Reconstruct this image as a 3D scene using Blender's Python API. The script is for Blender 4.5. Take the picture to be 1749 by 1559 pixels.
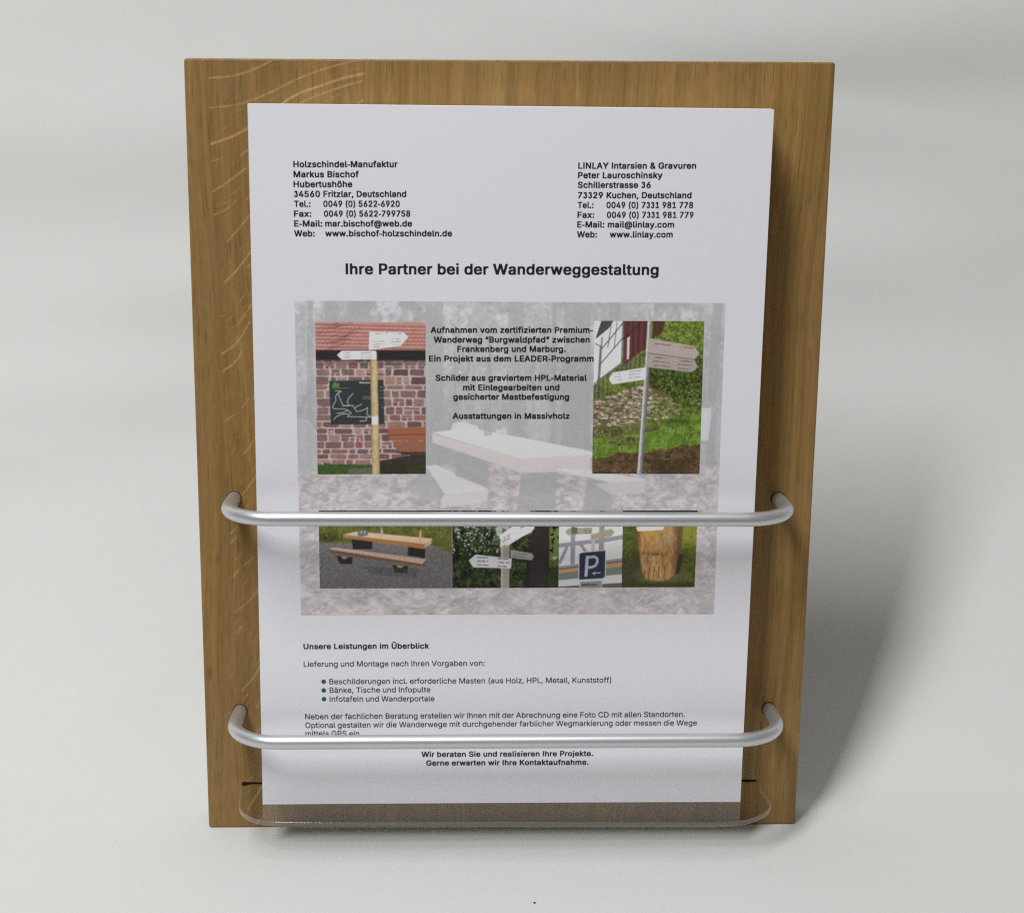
import bpy, bmesh, math
import numpy as np
from mathutils import Vector, Matrix

for o in list(bpy.data.objects):
    bpy.data.objects.remove(o, do_unlink=True)
SC = bpy.context.scene
COL = SC.collection
R = math.radians
MM = 0.001

# ------------------------------------------------------------------ camera
cam = bpy.data.cameras.new("camera")
cam_ob = bpy.data.objects.new("camera", cam)
COL.objects.link(cam_ob)
cam.sensor_fit = 'HORIZONTAL'
cam.sensor_width = 36.0
cam.lens = 53.49
cam.clip_start = 0.01
cam.clip_end = 20.0
cam_ob.location = (-0.019967, -0.641258, 0.307987)
cam_ob.rotation_euler = (R(77.9984), R(-0.5601), R(-1.9313))
SC.camera = cam_ob

# ------------------------------------------------------------------ room light
W = bpy.data.worlds.new("World")
SC.world = W
W.use_nodes = True
W.node_tree.nodes["Background"].inputs[0].default_value = (1.0, 0.955, 0.88, 1)
W.node_tree.nodes["Background"].inputs[1].default_value = 0.19

def area_light(name, loc, target, sx, sy, watts, color):
    l = bpy.data.lights.new(name, 'AREA')
    l.shape = 'RECTANGLE'
    l.size, l.size_y = sx, sy
    l.energy = watts
    l.color = color
    o = bpy.data.objects.new(name, l)
    COL.objects.link(o)
    o.location = loc
    o.rotation_euler = (Vector(target) - Vector(loc)).to_track_quat('-Z', 'Y').to_euler()
    return o

area_light("ceiling_lamp", (-0.50, -0.83, 1.63), (0, 0, 0.17), 0.25, 0.90, 28.0, (0.985, 0.995, 1.0))

SC.view_settings.view_transform = 'Standard'
SC.view_settings.look = 'None'
SC.view_settings.exposure = 0.0
SC.view_settings.gamma = 1.0
SC.view_settings.use_curve_mapping = False
SC.render.engine = 'CYCLES'
SC.cycles.use_denoising = False      # a little sensor grain stays
SC.cycles.use_adaptive_sampling = False
SC.cycles.sample_clamp_indirect = 4.0
SC.cycles.filter_width = 1.25
SC.cycles.max_bounces = 10
SC.cycles.transparent_max_bounces = 16
SC.cycles.caustics_reflective = False
SC.cycles.caustics_refractive = False

# ------------------------------------------------------------------ helpers
def lin(c):
    c = np.asarray(c, dtype=float) / 255.0
    return np.where(c <= 0.04045, c / 12.92, ((c + 0.055) / 1.055) ** 2.4)

def mesh_obj(name, verts, faces, mat=None, parent=None, smooth=False):
    me = bpy.data.meshes.new(name)
    me.from_pydata([tuple(v) for v in verts], [], [tuple(f) for f in faces])
    me.update()
    if mat: me.materials.append(mat)
    if smooth:
        me.polygons.foreach_set("use_smooth", [True] * len(me.polygons))
    o = bpy.data.objects.new(name, me)
    COL.objects.link(o)
    if parent: o.parent = parent
    return o

def tag(o, label=None, cat=None, group=None, kind=None):
    for k, v in (("label", label), ("category", cat), ("group", group), ("kind", kind)):
        if v: o[k] = v
    return o

class NT:
    """small node-tree writer"""
    def __init__(self, name):
        self.m = bpy.data.materials.new(name)
        self.m.use_nodes = True
        self.t = self.m.node_tree
        self.n = self.t.nodes
        self.b = self.n["Principled BSDF"]
        self.out = self.n["Material Output"]
    def node(self, typ, **kw):
        nd = self.n.new(typ)
        for k, v in kw.items(): setattr(nd, k, v)
        return nd
    def link(self, a, b): self.t.links.new(a, b)
    def noise(self, vec, scale, detail=3, rough=0.55, dist=0.0):
        nd = self.node('ShaderNodeTexNoise')
        nd.inputs['Scale'].default_value = scale
        nd.inputs['Detail'].default_value = detail
        nd.inputs['Roughness'].default_value = rough
        nd.inputs['Distortion'].default_value = dist
        if vec is not None: self.link(vec, nd.inputs['Vector'])
        return nd.outputs['Fac']
    def mapping(self, vec, scale=(1, 1, 1), rot=(0, 0, 0), loc=(0, 0, 0)):
        nd = self.node('ShaderNodeMapping')
        nd.inputs['Scale'].default_value = scale
        nd.inputs['Rotation'].default_value = rot
        nd.inputs['Location'].default_value = loc
        self.link(vec, nd.inputs['Vector'])
        return nd.outputs[0]
    def ramp(self, fac, stops):
        nd = self.node('ShaderNodeValToRGB')
        cr = nd.color_ramp
        while len(cr.elements) < len(stops): cr.elements.new(0.5)
        for e, (p, c) in zip(cr.elements, stops):
            e.position = p
            e.color = tuple(c) + (1,) if len(c) == 3 else tuple(c)
        self.link(fac, nd.inputs[0])
        return nd.outputs[0]
    def mix(self, fac, a, b, mode='MIX'):
        nd = self.node('ShaderNodeMix', data_type='RGBA', blend_type=mode)
        for s, v in ((0, fac), (6, a), (7, b)):
            if hasattr(v, 'node'): self.link(v, nd.inputs[s])
            elif isinstance(v, (int, float)): nd.inputs[s].default_value = v
            else: nd.inputs[s].default_value = tuple(v) + (1,)
        return nd.outputs[2]
    def math(self, op, a, b=0.0):
        nd = self.node('ShaderNodeMath', operation=op)
        for s, v in ((0, a), (1, b)):
            if hasattr(v, 'node'): self.link(v, nd.inputs[s])
            else: nd.inputs[s].default_value = v
        return nd.outputs[0]
    def bump(self, h, strength, dist):
        nd = self.node('ShaderNodeBump')
        nd.inputs['Strength'].default_value = strength
        nd.inputs['Distance'].default_value = dist
        self.link(h, nd.inputs['Height'])
        self.link(nd.outputs[0], self.b.inputs['Normal'])
    def objco(self): return self.node('ShaderNodeTexCoord').outputs['Object']

# ------------------------------------------------------------------ materials
def mat_cloth():
    t = NT("white_cloth"); co = t.objco()
    weave = t.noise(t.mapping(co, (1, 1, 1)), 900, 2, 0.7)
    blotch = t.noise(co, 14, 4, 0.6)
    c = t.mix(blotch, (0.662, 0.662, 0.650), (0.704, 0.705, 0.695))
    c = t.mix(t.math('MULTIPLY', weave, 0.10), c, (0.54, 0.545, 0.53))
    t.link(c, t.b.inputs['Base Color'])
    t.b.inputs['Roughness'].default_value = 0.9
    t.b.inputs['Specular IOR Level'].default_value = 0.15
    t.bump(t.math('ADD', t.noise(co, 900, 2, 0.6), t.math('MULTIPLY', t.noise(co, 60, 3, 0.6), 1.2)), 0.09, 0.0010)
    return t.m

def mat_oak():
    t = NT("oiled_oak"); co = t.objco()
    at = t.node('ShaderNodeAttribute', attribute_name="lamella").outputs['Fac']   # 0,1,2: which glued strip
    fl = t.node('ShaderNodeAttribute', attribute_name="fleck").outputs['Fac']     # medullary rays of the quarter-sawn strip
    off = t.node('ShaderNodeCombineXYZ')
    t.link(t.math('MULTIPLY', at, 0.371), off.inputs[0]); t.link(t.math('MULTIPLY', at, 0.53), off.inputs[2])
    ad = t.node('ShaderNodeVectorMath', operation='ADD')
    t.link(co, ad.inputs[0]); t.link(off.outputs[0], ad.inputs[1])
    p = ad.outputs[0]
    wob = t.noise(t.mapping(p, (1, 1, 0.35)), 9, 2)                 # slow waviness of the growth rings
    wv = t.node('ShaderNodeVectorMath', operation='MULTIPLY_ADD')
    cmb = t.node('ShaderNodeCombineXYZ'); t.link(wob, cmb.inputs[0])
    t.link(cmb.outputs[0], wv.inputs[0]); wv.inputs[1].default_value = (0.030, 0, 0); t.link(p, wv.inputs[2])
    q = wv.outputs[0]
    rings = t.noise(t.mapping(q, (230, 3, 3.2)), 1.0, 3, 0.6)
    broad = t.noise(t.mapping(q, (38, 3, 1.6)), 1.0, 2, 0.5)
    fibre = t.noise(t.mapping(q, (900, 200, 26)), 1.0, 3, 0.65)
    pores = t.noise(t.mapping(q, (1300, 300, 60)), 1.0, 1, 0.5)
    base = t.ramp(rings, [(0.28, (0.220, 0.132, 0.039)), (0.5, (0.316, 0.189, 0.060)), (0.72, (0.388, 0.238, 0.082))])
    base = t.mix(t.ramp(broad, [(0.35, (0, 0, 0)), (0.7, (1, 1, 1))]), base, t.mix(1.0, base, (0.80, 0.76, 0.74), 'MULTIPLY'))
    base = t.mix(t.ramp(fibre, [(0.35, (0, 0, 0)), (0.75, (1, 1, 1))]), base, t.mix(1.0, base, (1.22, 1.22, 1.2), 'MULTIPLY'))
    pr = t.ramp(pores, [(0.30, (1, 1, 1)), (0.40, (0, 0, 0))])
    base = t.mix(t.math('MULTIPLY', pr, 0.55), base, (0.12, 0.068, 0.020))
    patch = t.noise(t.mapping(p, (30, 8, 12)), 1.0, 3, 0.6)
    base = t.mix(t.ramp(patch, [(0.4, (0, 0, 0)), (0.7, (0.35, 0.35, 0.35))]), base, (0.30, 0.185, 0.085))
    mott = t.noise(t.mapping(q, (520, 200, 150)), 1.0, 3, 0.7)
    base = t.mix(t.ramp(mott, [(0.35, (0.75, 0.75, 0.75)), (0.65, (0, 0, 0))]), base, t.mix(1.0, base, (0.80, 0.86, 0.74), 'MULTIPLY'))
    hue = t.noise(t.mapping(p, (260, 100, 40)), 1.0, 2, 0.6)
    base = t.mix(t.ramp(hue, [(0.42, (0, 0, 0)), (0.62, (0.8, 0.8, 0.8))]), base, t.mix(1.0, base, (1.08, 0.97, 0.95), 'MULTIPLY'))
    tone = t.node('ShaderNodeValToRGB'); tone.color_ramp.interpolation = 'CONSTANT'       # the three strips differ a little in tone
    for e, (ps, c) in zip([tone.color_ramp.elements[0], tone.color_ramp.elements[1], tone.color_ramp.elements.new(0.75)], ((0.0, (.90, .90, .93, 1)), (0.25, (1, 1, 1, 1)), (0.75, (.95, .93, .95, 1)))): e.position = ps; e.color = c
    t.link(t.math('MULTIPLY', at, 0.5), tone.inputs[0])
    base = t.mix(1.0, base, tone.outputs[0], 'MULTIPLY')
    worn = t.ramp(t.noise(t.mapping(co, (500, 200, 260)), 1.0, 2, 0.6), [(0.30, (0.25, 0.25, 0.25)), (0.62, (0.85, 0.85, 0.85))])
    base = t.mix(t.math('MULTIPLY', fl, worn), base, (0.53, 0.345, 0.15))
    t.link(base, t.b.inputs['Base Color'])
    t.b.inputs['Roughness'].default_value = 0.52
    t.b.inputs['Specular IOR Level'].default_value = 0.32
    t.bump(t.math('ADD', t.math('MULTIPLY', pores, 1.0), t.math('MULTIPLY', fibre, 0.6)), 0.18, 0.0004)
    return t.m

def mat_alu():
    t = NT("satin_anodised_aluminium"); co = t.objco()
    n = t.noise(co, 2200, 2, 0.6)
    t.link(t.mix(n, (0.62, 0.63, 0.655), (0.70, 0.71, 0.735)), t.b.inputs['Base Color'])
    t.b.inputs['Metallic'].default_value = 0.82
    t.b.inputs['Roughness'].default_value = 0.40
    t.bump(n, 0.08, 0.0002)
    return t.m

def mat_acrylic(name, edge):
    # thin clear sheet: what is behind shows through, the surface mirrors by Fresnel
    t = NT(name)
    t.n.remove(t.b)
    tr = t.node('ShaderNodeBsdfTransparent'); gl = t.node('ShaderNodeBsdfGlossy')
    mx = t.node('ShaderNodeMixShader'); fr = t.node('ShaderNodeFresnel'); fr.inputs[0].default_value = 1.49
    tr.inputs[0].default_value = (0.955, 0.965, 0.962, 1)
    gl.inputs['Roughness'].default_value = 0.03
    gl.inputs['Color'].default_value = (1, 1, 1, 1)
    ge = t.node('ShaderNodeNewGeometry'); t.link(t.math('MULTIPLY', fr.outputs[0], t.math('SUBTRACT', 1.0, ge.outputs['Backfacing'])), mx.inputs[0]); t.link(tr.outputs[0], mx.inputs[1]); t.link(gl.outputs[0], mx.inputs[2])
    last = mx.outputs[0]
    if edge:                                           # sawn and flame-polished edge: slightly milky, with extra white diffuse imitating edge glints
        gl.inputs['Roughness'].default_value = 0.14
        tr.inputs[0].default_value = (0.84, 0.83, 0.80, 1)
        df = t.node('ShaderNodeBsdfDiffuse'); df.inputs[0].default_value = (0.72, 0.73, 0.72, 1)
        m2 = t.node('ShaderNodeMixShader'); m2.inputs[0].default_value = 0.15
        t.link(last, m2.inputs[1]); t.link(df.outputs[0], m2.inputs[2]); last = m2.outputs[0]
    t.link(last, t.out.inputs[0])
    return t.m

def mat_plain(name, col, rough=0.8, spec=0.2):
    t = NT(name)
    t.b.inputs['Base Color'].default_value = tuple(col) + (1,)
    t.b.inputs['Roughness'].default_value = rough
    t.b.inputs['Specular IOR Level'].default_value = spec
    return t.m

def mat_paper():
    t = NT("coated_white_paper"); co = t.objco()
    n = t.noise(co, 300, 3, 0.6)
    t.link(t.mix(n, (0.845, 0.842, 0.905), (0.865, 0.862, 0.925)), t.b.inputs['Base Color'])
    t.b.inputs['Roughness'].default_value = 0.55
    t.b.inputs['Specular IOR Level'].default_value = 0.25
    return t.m

def mat_stack():
    t = NT("paper_stack_edges"); co = t.objco()
    n = t.noise(t.mapping(co, (20, 6000, 20)), 1.0, 2, 0.5)    # sheet after sheet through the thickness
    t.link(t.mix(n, (0.70, 0.69, 0.70), (0.86, 0.85, 0.86)), t.b.inputs['Base Color'])
    t.b.inputs['Roughness'].default_value = 0.8
    return t.m

def mat_print():
    t = NT("printed_picture_ink")
    a = t.node('ShaderNodeAttribute', attribute_name="ink").outputs['Color']
    t.link(a, t.b.inputs['Base Color'])
    t.b.inputs['Roughness'].default_value = 0.5
    t.b.inputs['Specular IOR Level'].default_value = 0.25
    return t.m

M_CLOTH, M_OAK, M_ALU = mat_cloth(), mat_oak(), mat_alu()
M_ACR, M_ACRE = mat_acrylic("clear_acrylic", False), mat_acrylic("acrylic_cut_edge", True)
M_PAPER, M_STACK, M_PRINT = mat_paper(), mat_stack(), mat_print()
M_TEXT = mat_plain("black_printing_ink", (0.016, 0.017, 0.024), 0.5, 0.25)
M_GREEN = mat_plain("green_printing_ink", (0.022, 0.125, 0.062), 0.5, 0.25)
M_WHITEINK = mat_plain("white_lettering_ink", (0.62, 0.62, 0.63), 0.5, 0.25)
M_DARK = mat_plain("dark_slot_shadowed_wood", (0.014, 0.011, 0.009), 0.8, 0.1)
M_HOLE = mat_plain("dark_drill_hole_rim", (0.045, 0.028, 0.012), 0.8, 0.1)
M_CRUMB = mat_plain("dark_crumb", (0.04, 0.035, 0.035), 0.8, 0.2)

# ------------------------------------------------------------------ noise for modelling and for the prints
def vnoise(shape, cells, seed, octaves=1, gain=0.5):
    """smooth value noise, array of shape (rows, cols), about 0..1; cells = (rows, cols) of the first octave"""
    rng = np.random.default_rng(seed)
    out = np.zeros(shape); amp = 1.0; tot = 0.0
    cy, cx = cells
    for _ in range(octaves):
        g = rng.random((int(cy) + 2, int(cx) + 2))
        y = np.linspace(0, cy, shape[0], endpoint=False); x = np.linspace(0, cx, shape[1], endpoint=False)
        yi = y.astype(int); xi = x.astype(int)
        fy = (y - yi); fx = (x - xi)
        fy = (fy * fy * (3 - 2 * fy))[:, None]; fx = (fx * fx * (3 - 2 * fx))[None, :]
        yi = np.minimum(yi, g.shape[0] - 2); xi = np.minimum(xi, g.shape[1] - 2)
        a = g[np.ix_(yi, xi)]; b = g[np.ix_(yi, xi + 1)]; c = g[np.ix_(yi + 1, xi)]; d = g[np.ix_(yi + 1, xi + 1)]
        out += amp * ((a * (1 - fx) + b * fx) * (1 - fy) + (c * (1 - fx) + d * fx) * fy)
        tot += amp; amp *= gain; cy *= 2; cx *= 2
    return out / tot

# ------------------------------------------------------------------ the setting: white cloth swept up behind the board
def build_backdrop():
    # profile: flat in front, rising softly behind the board, then up to a wall
    pts = []
    y, z, ang = -0.30, 0.0, 0.0
    step = 0.006
    prof = [(y, z)]
    while z < 1.3 and len(prof) < 900:
        if y < 0.024: ang = 0.0
        elif y < 0.100: ang = R(39) * ((y - 0.024) / 0.076) ** 0.5
        elif y < 0.17: ang = R(39) + R(11) * (y - 0.10) / 0.07
        elif y < 0.27: ang = R(50) + R(35) * (y - 0.17) / 0.10
        else: ang = R(85)
        y += step * math.cos(ang); z += step * math.sin(ang)
        prof.append((y, z))
    prof = np.array(prof)
    n = len(prof)
    xs = np.linspace(-1.5, 1.5, 260)
    xs = np.sign(xs) * (np.abs(xs) / 1.5) ** 1.6 * 1.5          # finer near the middle
    tang = np.gradient(prof, axis=0); tang /= np.linalg.norm(tang, axis=1)[:, None]
    nor = np.stack([-tang[:, 1], tang[:, 0]], 1)
    s = np.arange(n) * step
    S, X = np.meshgrid(s, xs, indexing='ij')
    rng = np.random.default_rng(5)
    h = np.zeros_like(S)
    i0 = int(np.argmax(prof[:, 0] > 0.03)); s0 = s[i0]
    up = np.clip((S - s0) / 0.10, 0, 1)
    for k in range(26):                                          # soft waves and shallow creases of the hanging cloth
        sc = s0 + 0.05 + rng.random() * 0.75; xc = (rng.random() - 0.5) * 1.0
        ln = 0.06 + rng.random() * 0.20; wd = 0.008 + rng.random() * 0.03
        tilt = (rng.random() - 0.5) * 0.35
        a = (rng.random() - 0.45) * wd * 0.30
        ss = S - sc - tilt * (X - xc)
        h += up * a * np.exp(-(ss / wd) ** 2) * np.exp(-((X - xc) / ln) ** 2)
    for sc, wd, amp, xc, ln, tilt in ((0.235, 0.030, 0.0065, -0.32, 0.17, 0.10), (0.330, 0.055, -0.006, 0.25, 0.30, -0.12), (0.47, 0.05, 0.008, 0.22, 0.34, 0.16), (0.40, 0.035, 0.004, -0.30, 0.2, -0.05)):
        h += amp * np.exp(-((S - s0 - sc - tilt * (X - xc)) / wd) ** 2) * np.exp(-((X - xc) / ln) ** 2)   # the larger folds
    V = np.stack([X, prof[:, 0][:, None] + nor[:, 0][:, None] * h, prof[:, 1][:, None] + nor[:, 1][:, None] * h], -1).reshape(-1, 3)
    m = len(xs)
    idx = np.arange(n * m).reshape(n, m)
    F = np.stack([idx[:-1, :-1], idx[:-1, 1:], idx[1:, 1:], idx[1:, :-1]], -1).reshape(-1, 4)
    o = mesh_obj("backdrop", V.tolist(), F.tolist(), M_CLOTH, smooth=True)
    tag(o, kind="structure")
    return o
build_backdrop()
tag(mesh_obj("table", [(-2, -1.5, -.004), (2, -1.5, -.004), (2, 1.5, -.004), (-2, 1.5, -.004)], [(0, 1, 2, 3)], mat_plain("dark_table_top", (.07, .055, .045), .6)), kind="structure")

# ------------------------------------------------------------------ the holder. Local frame: x right, y away from the viewer, z up, millimetres above the shelf top
Z0 = 21.0                      # shelf top stands 21 mm above the cloth
def P(x, y, z): return (x * MM, y * MM, (z + Z0) * MM)

holder = bpy.data.objects.new("brochure_holder", None)
holder.empty_display_size = 0.05
COL.objects.link(holder)
tag(holder, "oak board standing on white cloth with two bent metal rails and a clear shelf", "brochure holder")

# board outline (front face corners as they are: a hair out of square)
BL, BR, TL, TR = (-132.3, -20.95), (134.3, -21.0), (-131.9, 315.3), (134.6, 316.7)
BT = 20.0
def bpt(u, v):
    x = (BL[0] * (1 - u) + BR[0] * u) * (1 - v) + (TL[0] * (1 - u) + TR[0] * u) * v
    z = (BL[1] * (1 - u) + BR[1] * u) * (1 - v) + (TL[1] * (1 - u) + TR[1] * u) * v
    return x, z

# medullary-ray flecks on the left strip: centre lines in board millimetres (x, z) and half width
FLECKS = [
 ([(-122, 307.5), (-113, 308.2), (-104, 310.8), (-95, 315.5)], .55), ([(-122, 295.8), (-111, 296.8), (-98, 301.5), (-86, 307.8), (-74, 312.2), (-62, 315.2)], .5),
 ([(-122, 281.3), (-113, 284.2), (-104, 289.2), (-95, 296.0), (-87, 301.5), (-76, 305.2), (-67, 308.3), (-59, 310.0)], .75), ([(-103, 286), (-93, 292.5), (-84, 299.0), (-74, 302.5), (-66, 305.4), (-60, 307)], .55),
 ([(-64, 296.2), (-59.5, 299.5)], .5), ([(-122, 274.4), (-118.7, 275.2)], .45), ([(-110, 276.6), (-104, 281.5)], .45),
 ([(-121.8, 262), (-115, 266.3), (-108, 271.6)], .55), ([(-121.6, 252.5), (-116, 255), (-112.5, 258.2)], .4), ([(-108, 258.8), (-103, 265.4)], .4),
 ([(-116, 242), (-110.5, 248), (-107, 252.4)], .5), ([(-118, 224.6), (-112.5, 230), (-106.5, 238)], .6), ([(-108, 231), (-103.5, 238)], .4),
 ([(-112, 216.5), (-109.5, 220)], .4), ([(-107, 220), (-103.5, 227)], .4), ([(-113, 207), (-108, 214), (-106, 217)], .5), ([(-120, 210.3), (-118.4, 210.8)], .35),
 ([(-120, 194.5), (-113.5, 199), (-108, 208)], .55), ([(-106, 203), (-103, 208.5)], .4), ([(-107, 196), (-103.2, 202)], .45), ([(-119.8, 187.2), (-115, 190.3), (-111.5, 195.5)], .55),
 ([(-107, 184), (-103, 192.4)], .4), ([(-112, 171.6), (-109.5, 175.2)], .4), ([(-107.5, 175.5), (-103, 182.6)], .45), ([(-119.3, 165.8), (-115.8, 168.4)], .45),
 ([(-112.5, 150.8), (-108, 156.5), (-104.5, 163.5)], .5), ([(-114, 132.5), (-108, 140), (-103.5, 148), (-101.8, 152)], .5), ([(-118.6, 131.5), (-118, 133.2)], .45), ([(-118.6, 126), (-117.4, 128.3)], .55),
 ([(-118.6, 116.3), (-115.4, 119.4)], .55), ([(-118.6, 111.8), (-116.4, 114.3)], .5), ([(-102.5, 112), (-101, 116.4)], .5), ([(-113.4, 101.6), (-109, 105.5)], .55), ([(-117.6, 97.6), (-115.6, 100.2)], .5),
 ([(-110, 88.2), (-106, 93)], .5), ([(-117.5, 80.8), (-112, 85), (-107.5, 90)], .45), ([(-117, 71.5), (-115, 74.2)], .4), ([(-115.8, 44.5), (-110, 50.4), (-106.5, 58), (-103.5, 67.5)], .5),
 ([(-115.5, 39.6), (-113, 42.8)], .4), ([(-109.5, 36), (-104, 46)], .4), ([(-110.5, 23.5), (-103.5, 34.2)], .5), ([(-112, 19), (-110.8, 21.6)], .35), ([(-107.5, 9), (-104.5, 14.8)], .4), ([(-103, 7), (-101, 11.6)], .4),
 ([(-114.6, -24), (-111.5, -18.5)], .3), ([(-114.5, -33 + 21), (-107, -21 + 21), (-102.5, -12 + 21)], .5), ([(-113.5, -10), (-109, -3), (-105, 6), (-102, 13)], .5), ([(-111, -19.5), (-107, -14.5)], .5),
]
_rf = np.random.default_rng(21)
for _k in range(120):                                    # many more fine, short rays between the long ones
    _z = _rf.uniform(-18, 300); _x = _rf.uniform(-121, -102); _a = R(_rf.uniform(20, 35) + (300 - max(_z, 60)) / 240 * 30); _l = _rf.uniform(1.2, 5.5)
    FLECKS.append(([(_x, _z), (_x + _l * math.cos(_a), _z + _l * math.sin(_a))], _rf.uniform(.08, .26)))
for _k in range(14):
    _z = _rf.uniform(297, 314); _x = _rf.uniform(-104, -64); _a = R(_rf.uniform(12, 24)); _l = _rf.uniform(2, 7)
    FLECKS.append(([(_x, _z), (_x + _l * math.cos(_a), _z + _l * math.sin(_a))], _rf.uniform(.08, .24)))
def fleck_mask(x, z):
    m = np.zeros_like(x)
    for line, hw in FLECKS:
        L = [np.array(p, float) for p in line]
        # smooth the polyline once (Chaikin)
        for _ in range(2):
            if len(L) > 2:
                N = [L[0]]
                for a, b in zip(L[:-1], L[1:]): N += [a * .75 + b * .25, a * .25 + b * .75]
                L = N + [L[-1]]
        lo = np.min(L, 0) - 2; hi = np.max(L, 0) + 2
        sel = np.where((x > lo[0]) & (x < hi[0]) & (z > lo[1]) & (z < hi[1]))
        px, pz = x[sel], z[sel]
        d = np.full(px.shape, 9.0)
        for a, b in zip(L[:-1], L[1:]):
            ab = b - a; t = np.clip(((px - a[0]) * ab[0] + (pz - a[1]) * ab[1]) / (ab @ ab + 1e-9), 0, 1)
            d = np.minimum(d, np.hypot(px - a[0] - t * ab[0], pz - a[1] - t * ab[1]))
        m[sel] = np.maximum(m[sel], np.clip((hw * .62 + 0.22 - d) / 0.42, 0, 1) * min(1.0, .45 + hw * .7))
    return m

def build_board():
    b = 0.8                                             # edge rounding, mm
    W_, H_ = 266.6, 337.0
    joints = [b / W_, (-122.3 + 132.1) / W_, (-58.8 + 132.1) / W_, 1 - b / W_]
    v0, v1 = b / H_, 1 - b / H_
    verts, faces, lam, flk = [], [], [], []
    for k in range(3):
        nu, nv = ((4, 30), (158, 845), (60, 60))[k]
        us = np.linspace(joints[k], joints[k + 1], nu + 1); vs = np.linspace(v0, v1, nv + 1)
        U, Vv = np.meshgrid(us, vs)
        x = (BL[0] * (1 - U) + BR[0] * U) * (1 - Vv) + (TL[0] * (1 - U) + TR[0] * U) * Vv
        z = (BL[1] * (1 - U) + BR[1] * U) * (1 - Vv) + (TL[1] * (1 - U) + TR[1] * U) * Vv
        base = len(verts)
        verts += np.stack([x * MM, np.zeros_like(x), (z + Z0) * MM], -1).reshape(-1, 3).tolist()
        lam += [float(k)] * x.size
        flk += (fleck_mask(x, z).reshape(-1).tolist() if k == 1 else [0.0] * x.size)
        idx = base + np.arange(x.size).reshape(x.shape)
        faces += np.stack([idx[:-1, :-1], idx[:-1, 1:], idx[1:, 1:], idx[1:, :-1]], -1).reshape(-1, 4).tolist()
    # rounded rim, sides and back
    cr = 1.3
    def ring(inset, y):
        # rounded-corner rectangle in (u,v) with mm offsets
        out = []
        r = max(cr - inset, 0.0)
        for cu, cv, a0 in ((1, 1, 0), (0, 1, 90), (0, 0, 180), (1, 0, 270)):
            px, pz = bpt(cu, cv)
            sx = -1 if cu else 1; sz = -1 if cv else 1
            cx_, cz_ = px + sx * (inset + r), pz + sz * (inset + r)
            for q in range(5):
                a = R(a0 + q * 22.5)
                out.append(P(cx_ + r * math.cos(a), y, cz_ + r * math.sin(a)))
        return out
    rings = []
    for q in range(5):
        a = R(90 - q * 22.5)
        rings.append(ring(b - b * math.cos(a), b - b * math.sin(a)))
    rings.append(ring(0, BT - b))
    for q in range(1, 5):
        a = R(q * 22.5)
        rings.append(ring(b - b * math.cos(a), BT - b + b * math.sin(a)))
    nr = len(rings[0]); st = len(verts)
    for rg in rings:
        verts += rg
        for x, y, z in rg:
            xm = x / MM; lam.append(0.0 if xm < -122.3 else (1.0 if xm < -58.8 else 2.0)); flk.append(0.0)
    for i in range(len(rings) - 1):
        for j in range(nr):
            a, c = st + i * nr + j, st + i * nr + (j + 1) % nr
            faces.append((a, st + (i + 1) * nr + j, st + (i + 1) * nr + (j + 1) % nr, c))
    faces.append(tuple(st + (len(rings) - 1) * nr + j for j in range(nr)))
    o = mesh_obj("board", verts, faces, M_OAK, holder, smooth=True)
    for nme, dat in (("lamella", lam), ("fleck", flk)):
        at = o.data.attributes.new(nme, 'FLOAT', 'POINT')
        at.data.foreach_set("value", np.array(dat, dtype=np.float32))
    return o
build_board()

def tube(name, path, r, mat, parent, seg=28):
    verts, faces = [], []
    n = len(path)
    path = [Vector(p) for p in path]
    for i, p in enumerate(path):
        t = (path[min(i + 1, n - 1)] - path[max(i - 1, 0)]).normalized()
        up = Vector((0, 0, 1)); s = t.cross(up).normalized(); u = s.cross(t).normalized()
        for k in range(seg):
            a = 2 * math.pi * k / seg
            verts.append(p + s * (r * math.cos(a)) + u * (r * math.sin(a)))
    for i in range(n - 1):
        for k in range(seg):
            faces.append((i * seg + k, i * seg + (k + 1) % seg, (i + 1) * seg + (k + 1) % seg, (i + 1) * seg + k))
    faces.append(tuple(range(seg))[::-1]); faces.append(tuple((n - 1) * seg + k for k in range(seg)))
    return mesh_obj(name, verts, faces, mat, parent, smooth=True)

def build_rail(zl, zr, xl, xr, D, rb):
    pts = [P(xl, 8, zl), P(xl, -2, zl), P(xl, -(D - rb) * .6, zl)]
    for q in range(15):
        a = R(90 * q / 14)
        pts.append(P(xl + rb - rb * math.cos(a), -(D - rb) - rb * math.sin(a), zl))
    for q in range(1, 12):
        f = q / 12; pts.append(P(xl + rb + (xr - xl - 2 * rb) * f, -D, zl + (zr - zl) * f))
    for q in range(15):
        a = R(90 - 90 * q / 14)
        pts.append(P(xr - rb + rb * math.cos(a), -(D - rb) - rb * math.sin(a), zr))
    pts += [P(xr, -(D - rb) * .6, zr), P(xr, -2, zr), P(xr, 8, zr)]
    rail = tube("rail", pts, 3.0 * MM, M_ALU, holder)
    for x, z in ((xl, zl), (xr, zr)):                   # rim of the drilled hole the rail is pushed into
        vs, fs = [], []
        for k in range(32):
            a = 2 * math.pi * k / 32
            for rr, yy in ((2.9, -0.05), (3.2, -0.07), (3.35, 0.02)):
                vs.append(P(x + rr * math.cos(a), yy, z + rr * math.sin(a)))
        for k in range(32):
            k2 = (k + 1) % 32
            for q in range(2): fs.append((k * 3 + q, k * 3 + q + 1, k2 * 3 + q + 1, k2 * 3 + q))
        mesh_obj("drill_hole", vs, fs, M_HOLE, rail)
    return rail
ru = build_rail(131.9, 131.9, -116.7, 119.4, 35.9, 21)
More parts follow.
